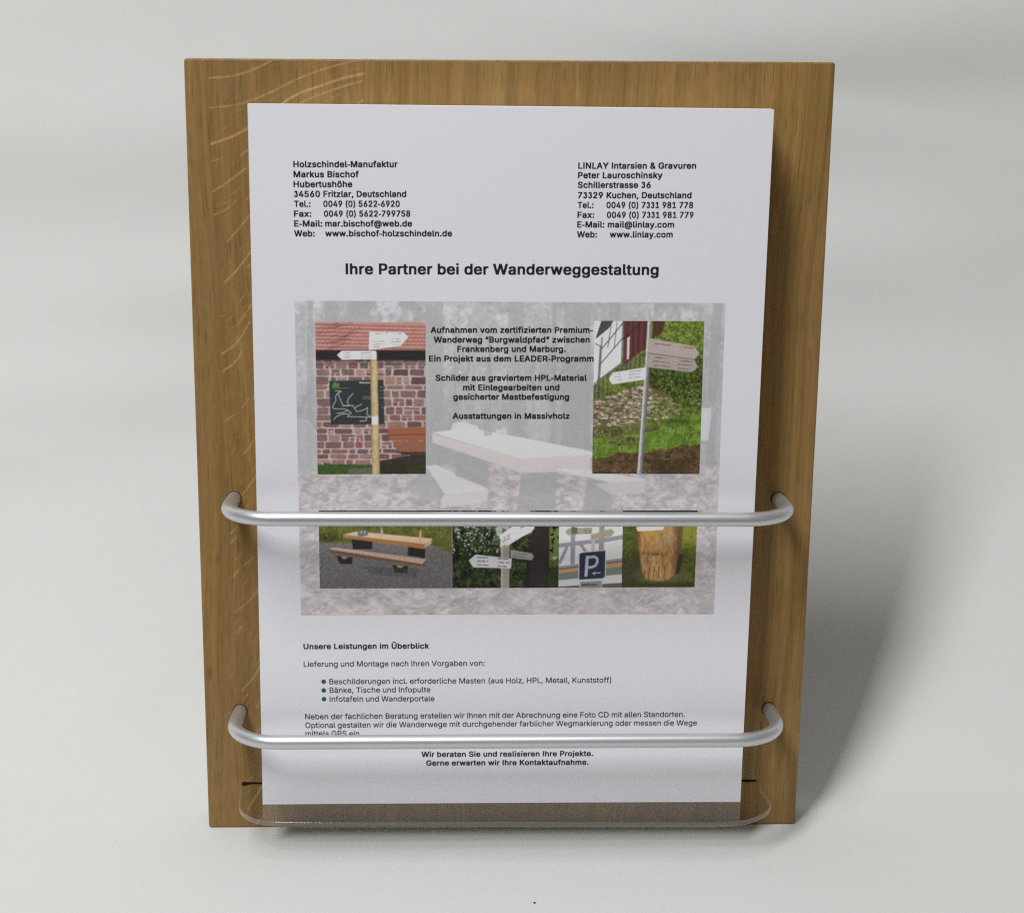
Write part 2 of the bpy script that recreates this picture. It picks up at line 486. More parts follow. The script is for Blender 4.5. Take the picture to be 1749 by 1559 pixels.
rl = build_rail(34.8, 35.0, -116.7, 119.6, 35.9, 21)
tag(ru, "upper bent metal rail across the pictures"); tag(rl, "lower bent metal rail across the last lines of text")

def build_shelf():
    th = 2.2
    ctl = [(-117.2, 6), (-117.0, 0), (-116.0, -13), (-115.0, -22), (-113.4, -27.8), (-108.6, -33.8), (-102.6, -37.2), (-96.2, -38.6), (-86, -39.2), (-75.1, -39.5), (0, -40.3),
           (75, -41.3), (88, -41.4), (97.1, -40.9), (105.2, -38.4), (112.6, -32.9), (115.9, -28.4), (117.5, -23.3), (117.8, -17.2), (117.1, -9.9), (115.9, 0), (115.6, 6)]
    out = []
    for i in range(len(ctl) - 1):                       # Catmull-Rom through the measured outline
        p0, p1, p2, p3 = (np.array(ctl[min(max(j, 0), len(ctl) - 1)], float) for j in (i - 1, i, i + 1, i + 2))
        for q in range(8):
            t = q / 8; out.append(tuple(0.5 * (2 * p1 + (p2 - p0) * t + (2 * p0 - 5 * p1 + 4 * p2 - p3) * t * t + (3 * p1 - p0 - 3 * p2 + p3) * t ** 3)))
    out.append(ctl[-1])
    n = len(out); e = 0.35
    cx_, cy_ = 0.0, -15.0
    def shrink(p): 
        dx, dy = p[0] - cx_, p[1] - cy_; l = math.hypot(dx, dy); return (p[0] - dx / l * e, p[1] - dy / l * e)
    ins = [shrink(p) for p in out]
    vs = [P(x, y, 0) for x, y in ins] + [P(x, y, -e) for x, y in out] + [P(x, y, -th + e) for x, y in out] + [P(x, y, -th) for x, y in ins]
    fs = [tuple(range(n)), tuple(3 * n + k for k in range(n))[::-1]]
    for i in range(3):
        for k in range(n):
            fs.append((i * n + (k + 1) % n, i * n + k, (i + 1) * n + k, (i + 1) * n + (k + 1) % n))
    o = mesh_obj("shelf", vs, fs, M_ACR, holder)
    o.data.materials.append(M_ACRE)
    for i, p in enumerate(o.data.polygons):
        p.material_index = 0 if i < 2 else 1
        p.use_smooth = i >= 2
    tag(o, "clear acrylic shelf with rounded front corners")
    # flat dark strip, colour standing for the shade in the slot it is pushed into, seen above its back edge
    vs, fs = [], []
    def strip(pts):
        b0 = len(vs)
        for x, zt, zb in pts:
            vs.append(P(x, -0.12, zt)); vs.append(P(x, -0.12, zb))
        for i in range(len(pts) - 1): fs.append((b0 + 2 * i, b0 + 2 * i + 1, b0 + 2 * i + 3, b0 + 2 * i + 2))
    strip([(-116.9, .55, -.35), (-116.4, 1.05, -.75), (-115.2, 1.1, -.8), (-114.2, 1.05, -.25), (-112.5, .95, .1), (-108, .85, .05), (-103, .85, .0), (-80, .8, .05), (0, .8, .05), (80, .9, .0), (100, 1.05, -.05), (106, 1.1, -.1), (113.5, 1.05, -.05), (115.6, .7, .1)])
    mesh_obj("slot_shade", vs, fs, M_DARK, holder)
build_shelf()

# ------------------------------------------------------------------ the stack of leaflets standing on the shelf
TP = 21.0                                               # thickness of the whole pile
rngs = np.random.default_rng(11)
def build_pile():
    # every few tenths of a millimetre another sheet edge, each a little out of line
    n = 46
    ys = np.linspace(-TP + 0.25, -0.4, n)
    vs, fs = [], []
    for i, y in enumerate(ys):
        dx = rngs.normal(0, 0.10) - 0.10; dz = rngs.normal(0, 0.12) + (0.35 if i > 3 else 0.1)
        l, r_, b_, t_ = -104.3 + dx, 104.6 + dx, 0.05, 297.0 + dz
        for x, z in ((l, b_), (r_, b_), (r_ + .7, t_ - (.3 if i < 6 else 0)), (l + .6, t_)): vs.append(P(x, y, z))
    for i in range(n - 1):
        for k in range(4):
            fs.append((i * 4 + k, i * 4 + (k + 1) % 4, (i + 1) * 4 + (k + 1) % 4, (i + 1) * 4 + k))
    fs.append((0, 3, 2, 1)); fs.append(tuple((n - 1) * 4 + k for k in range(4)))
    o = mesh_obj("leaflet_pile", vs, fs, M_STACK)
    tag(o, "thick pile of white sheets behind the printed front page, standing on the clear shelf", "paper pile")
build_pile()

QBL, QBR, QTL, QTR = (-104.9, 0.03), (104.33, 0.03), (-103.2, 297.2), (105.45, 297.15)
def build_sheet():
    nu, nv = 24, 34
    vs, fs = [], []
    for lay in (0, 1):
        for j in range(nv + 1):
            for i in range(nu + 1):
                u, v = i / nu, j / nv
                x = (QBL[0] * (1 - u) + QBR[0] * u) * (1 - v) + (QTL[0] * (1 - u) + QTR[0] * u) * v
                z = (QBL[1] * (1 - u) + QBR[1] * u) * (1 - v) + (QTL[1] * (1 - u) + QTR[1] * u) * v
                vs.append(P(x, -TP + lay * 0.14, z))
    N = (nu + 1) * (nv + 1)
    for j in range(nv):
        for i in range(nu):
            a = j * (nu + 1) + i
            fs.append((a, a + 1, a + nu + 2, a + nu + 1))
            fs.append((N + a, N + a + nu + 1, N + a + nu + 2, N + a + 1))
    rim = [i for i in range(nu + 1)] + [j * (nu + 1) + nu for j in range(1, nv + 1)] + [nv * (nu + 1) + i for i in range(nu - 1, -1, -1)] + [j * (nu + 1) for j in range(nv - 1, 0, -1)]
    for a, b in zip(rim, rim[1:] + rim[:1]): fs.append((a, N + a, N + b, b))
    o = mesh_obj("leaflet", vs, fs, M_PAPER)
    tag(o, "printed A4 front page with contact details, hiking path photos and German text", "leaflet")
    return o
sheet = build_sheet()

# ------------------------------------------------------------------ lettering
# letter outlines, units of 1/711 em: "character advance x,y x,y ...|next outline"
GLYPHS_BOLD = """
SPACE 210 
& 470 462,1 342,0 322,18 294,6 252,-4 224,-7 170,-7 132,-3 82,13 54,32 29,59 14,91 9,125 9,154 13,181 22,204 40,230 96,277 62,327 54,351 50,376 50,405 53,428 66,461 86,483 108,499 138,509 172,513 228,513 258,510 294,498 314,483 333,462 345,437 349,411 348,372 341,348 330,325 319,313 259,261 316,194 320,199 323,230 326,238 430,238 432,236 433,209 428,163 421,136 402,96 462,25|252,97 168,195 158,189 135,166 125,147 126,126 136,105 150,91 166,80 190,72 198,72 228,82|190,343 214,362 230,382 235,396 232,407 221,422 202,433 194,431 179,421 170,410 164,393 170,371
( 295 258,538 261,535 261,512 237,462 219,414 199,352 185,292 179,247 177,202 185,135 198,86 231,-3 261,-66 261,-89 258,-91 154,-91 150,-88 110,-9 86,54 70,125 64,194 64,229 67,276 75,328 89,390 108,446 128,495 152,536
) 295 14,538 122,536 146,495 166,446 184,390 199,326 206,277 209,228 209,194 203,124 186,52 160,-18 124,-88 120,-91 14,-91 12,-89 12,-66 60,40 76,88 89,140 96,192 94,247 85,306 73,354 51,423 37,462 12,512 12,535
, 210 15,-113 13,-88 43,90 46,92 160,92 161,65 110,-111 106,-113
- 259 5,145 5,219 8,222 230,222 232,219 232,145 230,143 8,143
. 210 29,82 42,96 54,104 66,107 120,108 138,104 152,94 163,79 166,64 166,39 162,21 152,9 136,-1 120,-4 70,-4 52,0 38,9 28,24 25,39 25,64
0 475 150,508 202,516 252,516 306,507 346,486 381,452 409,399 425,338 430,272 430,236 425,170 410,112 382,57 346,22 302,1 252,-7 202,-7 146,2 106,22 72,57 44,109 28,170 23,236 23,272 28,338 43,396 72,452 106,486|226,433 216,430 188,414 165,385 148,346 138,299 135,261 138,209 148,163 165,123 188,95 216,79 224,77 238,79 262,94 288,123 305,163 315,210 318,248 315,299 305,346 288,385 264,414 238,430
1 475 414,1 54,0 51,2 51,75 54,77 184,77 187,79 187,391 184,391 110,341 64,341 61,343 62,431 172,508 298,509 301,507 301,79 304,77 414,77 416,75
2 475 41,0 39,2 40,71 255,291 274,314 285,333 294,363 291,379 283,398 273,410 248,427 222,435 198,425 175,408 164,392 159,380 152,347 150,344 44,344 41,347 41,371 45,404 61,445 90,478 118,497 156,510 198,516 252,516 294,510 330,498 360,477 384,450 401,416 406,380 406,352 403,329 396,304 383,277 359,244 290,169 202,80 412,79 414,77 414,2 412,0
3 422 162,511 214,511 248,507 286,491 315,465 323,452 335,431 343,392 343,365 338,326 322,292 313,280 337,254 357,212 363,165 363,138 355,92 334,52 298,18 258,-1 214,-7 164,-7 122,3 82,25 49,63 31,108 31,129 34,132 92,145 138,145 142,142 152,117 168,97 188,82 196,79 212,88 232,107 246,136 249,163 236,197 216,220 196,231 172,236 170,239 170,315 188,321 206,331 220,346 228,366 227,385 217,406 204,420 194,423 177,410 167,396 161,378 158,376 110,376 52,387 50,390 51,413 64,449 88,479 124,501
4 475 334,509 336,507 335,483 149,182 152,180 255,180 257,182 258,326 260,327 366,327 368,325 368,182 370,180 437,178 438,102 436,100 370,100 368,98 368,2 366,0 260,0 257,2 257,98 255,99 18,100 15,102 15,174 221,507 224,509
5 475 389,509 391,507 391,432 388,430 178,429 175,424 165,339 168,337 202,343 256,343 290,338 318,331 338,320 348,314 371,294 389,273 403,247 414,206 416,154 411,117 394,73 369,40 354,28 334,14 294,0 248,-7 194,-7 152,-1 116,10 84,30 57,59 41,90 35,123 36,148 146,148 156,120 163,109 176,96 198,82 224,75 252,86 276,107 289,124 293,135 298,148 301,170 298,185 289,210 273,231 250,249 224,259 214,261 194,255 172,246 152,234 102,234 48,240 42,242 42,267 71,507 74,509
6 475 344,509 347,507 346,483 232,326 234,323 262,323 296,320 340,306 368,284 393,255 408,217 414,176 414,148 408,105 393,70 372,42 334,13 298,-1 252,-7 200,-7 156,0 118,14 90,34 80,43 58,74 45,108 39,152 39,181 43,214 55,251 76,294 110,345 226,508|228,74 254,85 276,103 290,124 298,145 301,163 298,179 289,202 274,223 252,240 224,249 198,239 177,222 163,203 154,180 151,162 154,145 163,122 178,100 200,84
7 475 74,0 72,2 73,27 286,428 284,430 40,430 37,432 38,507 40,509 414,509 416,507 415,425 191,2 188,0
8 475 296,510 330,499 362,479 386,453 402,422 407,388 407,361 401,327 385,294 357,267 376,254 396,235 413,207 421,184 426,155 426,128 420,93 403,59 384,39 374,30 340,10 302,-1 254,-7 198,-7 150,-1 112,10 76,31 49,59 32,91 27,127 27,156 31,184 39,207 58,236 76,254 95,266 68,293 51,327 45,361 45,388 50,422 65,453 83,472 92,481 124,500 158,510 200,516 252,516|310,144 308,157 299,176 286,192 260,211 230,221 218,220 194,212 172,198 154,178 144,157 142,145 144,132 153,113 170,95 192,82 226,74 260,82 282,95 299,113 308,132|228,303 248,310 271,326 282,338 288,352 292,365 292,373 283,399 268,416 250,427 226,435 202,427 181,412 170,400 163,385 160,365 169,340 184,323 204,310
9 475 108,0 105,2 106,26 220,183 218,186 190,186 148,190 112,203 78,230 58,256 43,294 39,332 39,362 45,404 60,439 81,466 118,495 156,509 200,516 252,516 298,509 334,495 366,472 393,437 405,408 410,392 414,357 414,328 409,292 398,258 376,215 340,160 226,1|228,435 200,425 178,407 163,387 152,350 155,329 163,306 168,299 178,287 198,270 226,260 254,269 274,285 289,306 298,329 301,345 295,372 289,387 276,405 254,424
: 210 29,82 42,96 54,104 66,107 120,108 138,104 152,94 163,79 166,64 166,39 162,21 152,9 136,-1 120,-4 70,-4 52,0 38,9 28,24 25,39 25,64|162,344 166,326 166,300 163,286 153,271 140,262 120,258 70,258 54,260 38,270 29,283 25,300 25,326 28,341 38,356 52,365 70,369 120,369 136,366 152,357
@ 698 527,-102 488,-114 426,-126 384,-128 326,-128 256,-123 198,-109 142,-83 100,-52 62,-8 36,45 20,104 15,166 15,198 21,260 36,317 62,371 96,411 142,447 196,472 256,487 320,493 376,493 440,487 500,470 548,445 589,410 619,373 642,327 656,279 660,234 656,135 649,99 640,74 624,46 602,26 576,15 544,10 492,10 450,17 432,23 418,32 386,17 352,12 300,12 260,18 224,35 199,59 179,93 167,131 163,170 163,199 169,241 182,276 203,307 232,331 266,346 304,351 358,351 384,348 400,343 498,342 500,118 504,105 516,90 520,89 533,98 543,118 550,142 555,180 553,238 542,285 523,323 499,353 466,382 428,402 376,417 326,418 268,404 224,382 188,352 159,316 140,274 127,224 124,188 126,147 140,89 160,44 192,7 226,-19 268,-39 324,-52 348,-54 378,-52 432,-41 464,-31 512,-31 515,-36 528,-75 529,-99|332,89 358,99 376,117 387,138 396,186 394,210 387,233 375,254 356,268 336,274 328,273 308,263 288,245 277,226 268,194 269,172 273,156 286,122 306,101
A 502 487,1 370,1 322,127 316,135 162,135 110,1 -6,0 -9,2 -9,23 -6,32 178,509 298,509 302,507 485,32 488,23|238,351 190,215 286,214 288,217
B 478 37,509 268,509 314,504 356,490 382,472 406,446 420,408 423,382 423,353 420,329 410,302 399,288 373,266 388,257 408,243 427,217 439,188 443,157 443,128 437,94 425,64 400,36 368,17 328,4 316,3 276,0 38,0 36,2 35,507|151,218 150,81 152,79 222,79 272,85 304,100 323,124 328,147 318,174 302,193 280,208 256,216 226,220|151,297 214,296 238,299 262,306 282,319 299,336 309,362 304,385 288,407 260,424 252,425 216,430 152,429
D 524 36,1 36,507 38,509 252,509 320,501 378,479 424,444 452,405 459,393 480,336 487,270 487,240 481,179 470,146 454,108 423,65 376,30 318,8 246,0|152,79 192,79 246,85 294,102 331,133 354,167 368,211 373,254 370,289 353,345 329,379 298,405 252,424 198,430 152,430 150,428 150,81
E 441 398,0 38,0 36,2 35,507 37,509 394,509 396,507 397,432 394,430 152,430 150,428 150,299 152,297 378,297 380,294 380,220 378,218 152,217 150,81 152,79 398,79 400,77 400,2
F 432 38,0 35,2 36,507 38,509 392,509 394,507 394,432 392,430 152,430 150,428 151,291 368,289 371,287 371,213 368,210 152,210 150,208 150,2 148,0
G 542 126,486 178,508 200,511 238,516 294,516 332,512 364,505 404,487 430,469 454,448 475,419 490,389 498,360 499,334 496,332 384,332 362,374 334,404 312,418 288,427 268,431 246,428 210,412 175,384 150,346 134,298 129,254 133,216 151,161 176,125 208,97 248,81 270,78 286,80 320,92 348,112 371,142 384,176 386,187 384,189 260,190 258,192 260,268 502,267 503,189 495,133 476,87 449,54 438,44 402,18 352,1 296,-7 242,-7 178,2 122,26 79,61 44,111 23,169 15,239 15,269 23,339 44,398 76,445
H 539 36,1 36,508 148,509 150,507 150,302 152,300 364,300 367,302 367,507 370,509 480,508 481,1 370,0 367,2 367,218 365,220 152,221 150,218 150,2 148,0
I 207 38,0 35,2 35,507 38,509 148,509 150,507 150,2 148,0
K 489 472,1 348,1 194,202 150,158 149,1 36,1 36,508 148,509 150,507 150,319 152,317 338,508 472,508 473,486 471,482 279,285 472,27 474,23
L 415 38,509 148,509 150,507 150,81 152,79 384,79 386,77 386,2 384,0 38,0 36,2 35,507
M 650 592,508 592,1 482,0 479,2 478,266 476,266 366,0 264,0 260,2 150,266 147,264 147,2 144,0 36,1 36,508 174,509 178,507 314,172 450,507 454,509
N 545 36,508 162,508 372,193 374,196 374,507 376,509 487,508 486,1 362,1 152,314 150,312 150,2 148,0 36,1
P 467 38,0 35,2 36,507 38,509 262,509 316,503 358,488 395,459 415,433 428,398 434,357 434,330 428,288 415,252 392,223 360,199 316,182 262,177 152,176 150,175 150,2 148,0|152,256 210,255 246,259 272,268 293,284 309,308 317,328 318,349 308,382 292,403 272,418 242,427 210,430 151,429
R 471 37,509 264,509 308,505 358,490 395,463 415,436 429,402 434,362 431,301 415,258 396,234 388,226 351,202 452,27 452,1 328,1 225,183 220,188 152,188 150,186 149,1 36,1 35,507|152,429 152,268 212,267 244,270 272,279 296,294 309,312 316,332 318,349 316,364 309,385 294,404 272,419 244,427 212,430
S 469 102,9 66,30 38,59 21,93 13,130 15,155 128,155 136,128 149,108 164,94 192,80 224,74 260,81 286,96 309,120 316,133 318,148 306,171 292,183 272,194 216,213 164,226 104,247 61,275 36,309 32,326 27,353 27,379 34,420 50,451 78,478 114,499 152,510 200,516 254,516 302,510 340,499 376,478 403,450 419,418 426,385 424,360 314,360 311,362 300,393 278,415 242,431 222,434 190,425 170,413 154,398 144,381 142,372 144,361 162,337 186,322 238,303 340,275 384,252 396,241 420,213 430,186 433,131 427,92 411,60 384,32 348,10 304,-3 252,-9 196,-9 148,-4
T 471 280,0 170,0 168,2 168,428 166,430 10,430 7,432 7,507 10,509 440,509 442,507 442,432 440,430 284,430 282,428 282,2
U 539 36,508 146,509 149,507 149,193 154,160 166,133 186,108 212,89 252,77 274,79 302,88 328,104 352,132 363,160 368,193 368,507 370,509 481,508 482,163 475,117 458,77 424,38 388,14 342,-1 286,-8 232,-8 176,-1 130,14 90,41 73,60 59,78 41,117 35,163
W 708 694,507 694,482 554,1 432,0 430,2 344,303 341,299 256,2 252,0 130,1 -8,482 -8,508 104,509 108,507 192,195 195,196 282,509 402,509 406,507 492,195 494,196 578,507 580,509 692,509
Y 494 180,0 178,2 178,197 -8,483 -9,507 -6,509 116,508 236,323 356,508 478,509 480,507 479,483 293,197 293,2 290,0
a 411 360,1 254,0 250,6 218,-5 188,-9 134,-9 108,-6 68,6 44,21 25,40 10,71 5,101 5,129 13,165 18,178 30,192 54,209 98,225 226,243 240,249 249,259 242,282 233,294 214,307 196,312 176,307 156,297 139,282 124,261 76,261 18,276 16,279 17,304 32,332 56,355 80,371 126,386 164,390 220,390 264,385 286,379 312,367 331,351 347,329 355,308 362,266|250,165 248,166 206,161 156,150 142,142 127,131 120,117 120,105 126,95 136,85 156,74 170,70 202,81 222,94 238,114 247,136
b 446 30,509 138,508 140,377 170,387 202,390 256,390 300,384 340,366 370,340 394,305 409,260 415,208 415,176 410,127 395,80 373,45 336,14 300,-2 256,-8 180,-6 150,2 140,9 134,0 30,0 28,2 28,507|222,72 230,74 252,86 277,110 293,144 300,169 302,196 300,215 291,247 277,274 254,296 230,308 218,310 186,296 165,277 148,242 141,217 139,188 141,168 150,136 164,108 186,87 210,74
c 418 346,351 365,331 378,311 387,287 386,264 328,249 280,249 265,275 244,296 218,309 198,309 172,296 148,272 133,244 124,213 122,188 124,168 133,137 149,109 172,87 200,73 218,75 246,88 267,109 280,136 328,136 386,122 388,119 387,96 379,74 366,53 346,32 324,16 288,0 260,-6 180,-8 140,-3 92,16 57,44 31,81 16,124 9,176 9,205 16,258 31,301 55,335 94,368 132,384 180,390 258,389 284,384 310,375
d 446 394,509 397,507 397,2 394,0 290,0 286,9 274,2 244,-6 168,-8 126,-2 88,14 52,45 30,80 14,127 9,176 9,208 15,260 30,303 52,338 60,345 86,368 126,384 170,390 224,390 256,387 284,376 287,508|204,72 214,74 236,86 260,108 275,138 284,166 286,189 284,217 277,242 274,252 260,274 236,297 206,310 194,308 170,296 149,276 133,247 124,215 122,196 124,169 132,143 149,108 172,86 194,74
e 426 92,367 138,385 178,390 260,388 290,381 320,368 342,351 366,325 382,292 393,254 396,215 396,163 394,161 128,161 125,158 135,126 153,101 176,83 210,71 228,75 246,83 262,97 282,124 330,125 388,112 390,109 390,88 378,60 361,39 336,18 306,3 274,-5 240,-8 186,-8 134,-1 92,15 55,47 31,81 15,127 9,176 9,206 13,248 32,303 56,337|127,236 276,235 278,237 273,255 257,280 236,299 204,311 170,297 150,279 134,256
f 276 58,0 56,2 56,309 54,311 -18,313 -19,383 -16,385 55,387 56,438 59,464 73,489 88,505 108,518 134,526 160,529 216,529 246,526 264,522 268,518 268,496 252,447 194,446 178,436 169,415 167,388 170,385 252,384 253,313 250,311 170,311 167,309 167,2 164,0
g 447 395,385 397,383 397,-10 392,-52 376,-84 342,-115 314,-130 276,-140 234,-144 152,-142 110,-134 82,-122 58,-106 39,-87 26,-66 26,-43 28,-40 76,-15 124,-14 152,-42 176,-58 200,-65 224,-62 258,-46 278,-21 286,18 284,19 254,8 222,5 168,5 134,9 90,25 55,51 30,86 13,137 9,178 9,210 13,252 30,303 55,340 84,366 126,384 170,390 226,390 254,388 286,375 290,385|206,310 196,309 172,297 149,276 134,248 125,220 122,198 125,170 135,139 148,118 170,97 204,84 212,85 240,96 261,117 275,141 284,172 286,193 284,219 275,250 261,275 238,297
h 432 30,509 138,508 140,376 162,385 200,390 254,390 290,386 322,374 346,356 364,333 377,297 382,256 382,2 380,0 274,0 271,2 271,224 266,256 264,263 247,290 222,306 210,309 186,302 166,288 151,269 143,246 139,218 139,2 136,0 30,0 28,2 28,507
i 189 30,378 136,378 139,375 139,10 136,8 30,8 28,10 28,375|16,482 19,506 28,518 40,527 58,531 110,531 126,527 138,519 146,509 151,492 148,470 139,456 126,448 110,444 58,444 40,448 30,456 21,466
j 189 136,378 139,375 139,-23 135,-54 127,-78 116,-93 110,-101 90,-115 64,-124 30,-128 -32,-128 -35,-126 -35,-68 -32,-66 -2,-62 14,-52 25,-35 28,-12 28,375 30,378|16,482 19,506 28,519 40,527 58,531 108,531 126,527 138,519 146,509 151,492 148,470 139,456 126,448 108,444 58,444 40,448 28,456 23,463 19,470
k 403 30,509 136,509 139,507 140,271 260,385 382,385 384,384 385,362 383,358 239,216 396,26 397,2 395,0 268,1 150,143 139,132 138,1 30,0 28,2 28,507
l 211 30,509 136,509 139,507 140,98 145,84 154,77 192,76 196,74 206,27 206,5 204,2 172,-2 112,-2 76,3 50,19 33,44 28,78 28,507
m 632 581,1 474,0 471,2 471,242 469,254 464,276 448,297 424,309 416,311 398,304 382,291 370,275 362,251 360,236 360,2 358,0 250,1 249,248 244,273 231,292 212,306 200,310 184,305 163,290 151,274 142,252 139,229 139,2 136,0 30,0 28,2 28,384 30,385 134,385 140,378 150,384 178,391 244,392 284,385 310,370 320,359 354,381 380,389 410,392 464,392 498,388 522,379 542,365 566,336 579,299 582,270
n 432 380,1 274,0 271,2 271,224 266,256 264,263 247,290 222,306 210,309 186,302 166,288 151,269 143,246 139,218 139,2 136,0 29,1 30,385 134,385 140,375 168,386 200,390 254,390 290,386 316,377 346,356 366,330 379,288 382,256
o 437 324,367 358,338 382,304 401,254 406,206 406,176 402,134 382,78 358,44 326,17 282,-1 234,-8 180,-8 132,-1 92,16 57,44 33,78 15,127 9,176 9,205 16,258 33,304 57,338 90,365 132,384 180,390 234,390 282,384|204,310 172,296 149,274 133,244 124,213 122,188 124,168 133,137 149,109 172,87 198,74 210,72 220,74 244,87 267,109 282,137 291,169 293,193 291,213 282,244 267,274 244,296 218,309
p 446 30,-136 28,-134 28,383 30,385 134,385 140,375 148,380 180,388 256,390 300,384 336,369 370,340 388,313 395,302 410,257 415,208 415,176 409,124 394,78 373,45 366,38 338,16 300,-2 256,-8 202,-8 172,-4 140,8 138,-134 136,-136|222,72 230,74 252,86 277,110 293,144 300,169 302,196 300,215 291,247 277,274 254,296 230,308 218,310 186,296 165,277 148,242 141,217 139,188 141,168 150,136 164,108 186,87 210,74
r 281 30,0 28,2 28,383 30,385 134,385 140,379 158,386 188,391 266,390 268,388 267,308 208,307 184,300 166,287 153,273 143,251 139,227 139,2 136,0
s 387 58,18 37,37 20,60 11,90 11,112 14,115 70,127 118,126 130,99 146,84 178,71 192,73 218,83 236,100 240,114 228,129 212,140 126,161 82,176 47,198 28,227 22,260 22,287 26,315 40,341 62,361 88,376 132,388 216,390 248,387 280,378 304,365 324,347 339,325 349,299 349,278 346,275 292,264 244,264 233,284 218,300 194,312 182,313 156,301 140,286 137,272 148,257 166,247 298,210 331,187 350,158 356,127 356,101 351,73 337,44 312,22 286,7 238,-6 154,-8 120,-5 88,2
t 249 236,1 202,-4 142,-4 100,2 67,20 47,51 40,88 40,309 38,311 -16,311 -19,313 -18,384 38,385 40,388 40,470 42,473 148,473 151,470 152,387 226,385 229,383 228,313 154,311 151,309 151,115 154,95 160,84 168,79 174,76 224,76 228,74 238,26 238,4
u 432 30,385 136,385 139,383 139,160 143,131 145,123 162,97 188,79 200,76 224,84 240,96 258,117 267,139 271,168 271,383 274,385 381,384 380,1 276,0 270,11 240,-1 208,-5 154,-5 120,0 90,10 63,31 43,59 33,88 28,129
v 411 -7,384 106,385 110,384 194,163 280,384 282,385 394,385 396,384 394,356 250,0 140,0 137,2 -7,359
w 589 570,384 569,358 454,1 343,1 284,196 281,190 224,1 113,1 -1,358 0,385 112,384 170,191 226,381 228,385 341,384 398,193 455,384 568,385
x 401 -2,1 -3,26 120,197 5,359 5,384 124,385 190,289 258,385 376,385 376,359 259,195 381,27 382,1 262,1 190,105 116,1
y 411 24,-133 22,-130 22,-108 36,-59 38,-57 86,-57 94,-55 105,-45 117,-29 133,11 -6,356 -8,384 -6,385 106,385 110,384 194,163 280,384 282,385 394,385 396,383 394,356 230,-52 217,-79 204,-99 184,-118 164,-129 142,-136 62,-138
z 402 362,1 18,1 17,67 19,71 209,305 206,307 26,307 23,310 24,385 357,384 357,314 170,80 172,78 362,78 364,76
Ü 539 36,508 146,509 149,507 149,193 154,160 166,133 186,108 212,89 252,77 274,79 302,88 328,104 352,132 363,160 368,193 368,507 370,509 481,508 482,163 475,117 458,77 424,38 388,14 342,-1 286,-8 232,-8 176,-1 130,14 90,41 73,60 59,78 41,117 35,163|124,568 121,582 121,607 124,621 134,635 148,643 162,646 212,646 226,643 240,635 248,624 252,607 252,583 249,569 241,556 230,548 212,544 162,544 148,547 134,556|268,568 265,582 265,607 268,621 277,634 288,642 306,646 356,646 374,642 384,634 392,624 396,607 396,583 393,569 384,556 372,548 356,544 306,544 292,547 278,556
ö 437 324,367 358,338 382,304 401,254 406,206 406,176 402,134 382,78 358,44 326,17 282,-1 234,-8 180,-8 132,-1 92,16 57,44 33,78 15,127 9,176 9,205 16,258 33,304 57,338 90,365 132,384 180,390 234,390 282,384|204,310 172,296 149,274 133,244 124,213 122,188 124,168 133,137 149,109 172,87 198,74 210,72 220,74 244,87 267,109 282,137 291,169 293,193 291,213 282,244 267,274 244,296 218,309|197,501 201,485 201,460 198,447 189,433 178,425 160,421 110,421 96,424 82,433 73,446 70,459 70,485 73,498 82,511 94,519 110,522 160,522 174,520 186,513|341,501 345,485 345,460 342,447 333,433 322,425 304,421 254,421 240,424 226,433 217,446 214,459 214,485 217,498 226,512 240,519 254,522 304,522 318,520 330,513
“ 322 28,304 28,331 80,508 174,509 176,507 176,484 154,347 203,508 298,508 299,484 268,304 152,303 150,305 150,312 148,312 146,305 144,303
” 322 298,508 298,481 246,304 152,303 150,305 150,328 172,464 123,304 28,304 27,328 58,508 174,509 176,507 176,499 178,499 180,507 182,509
"""
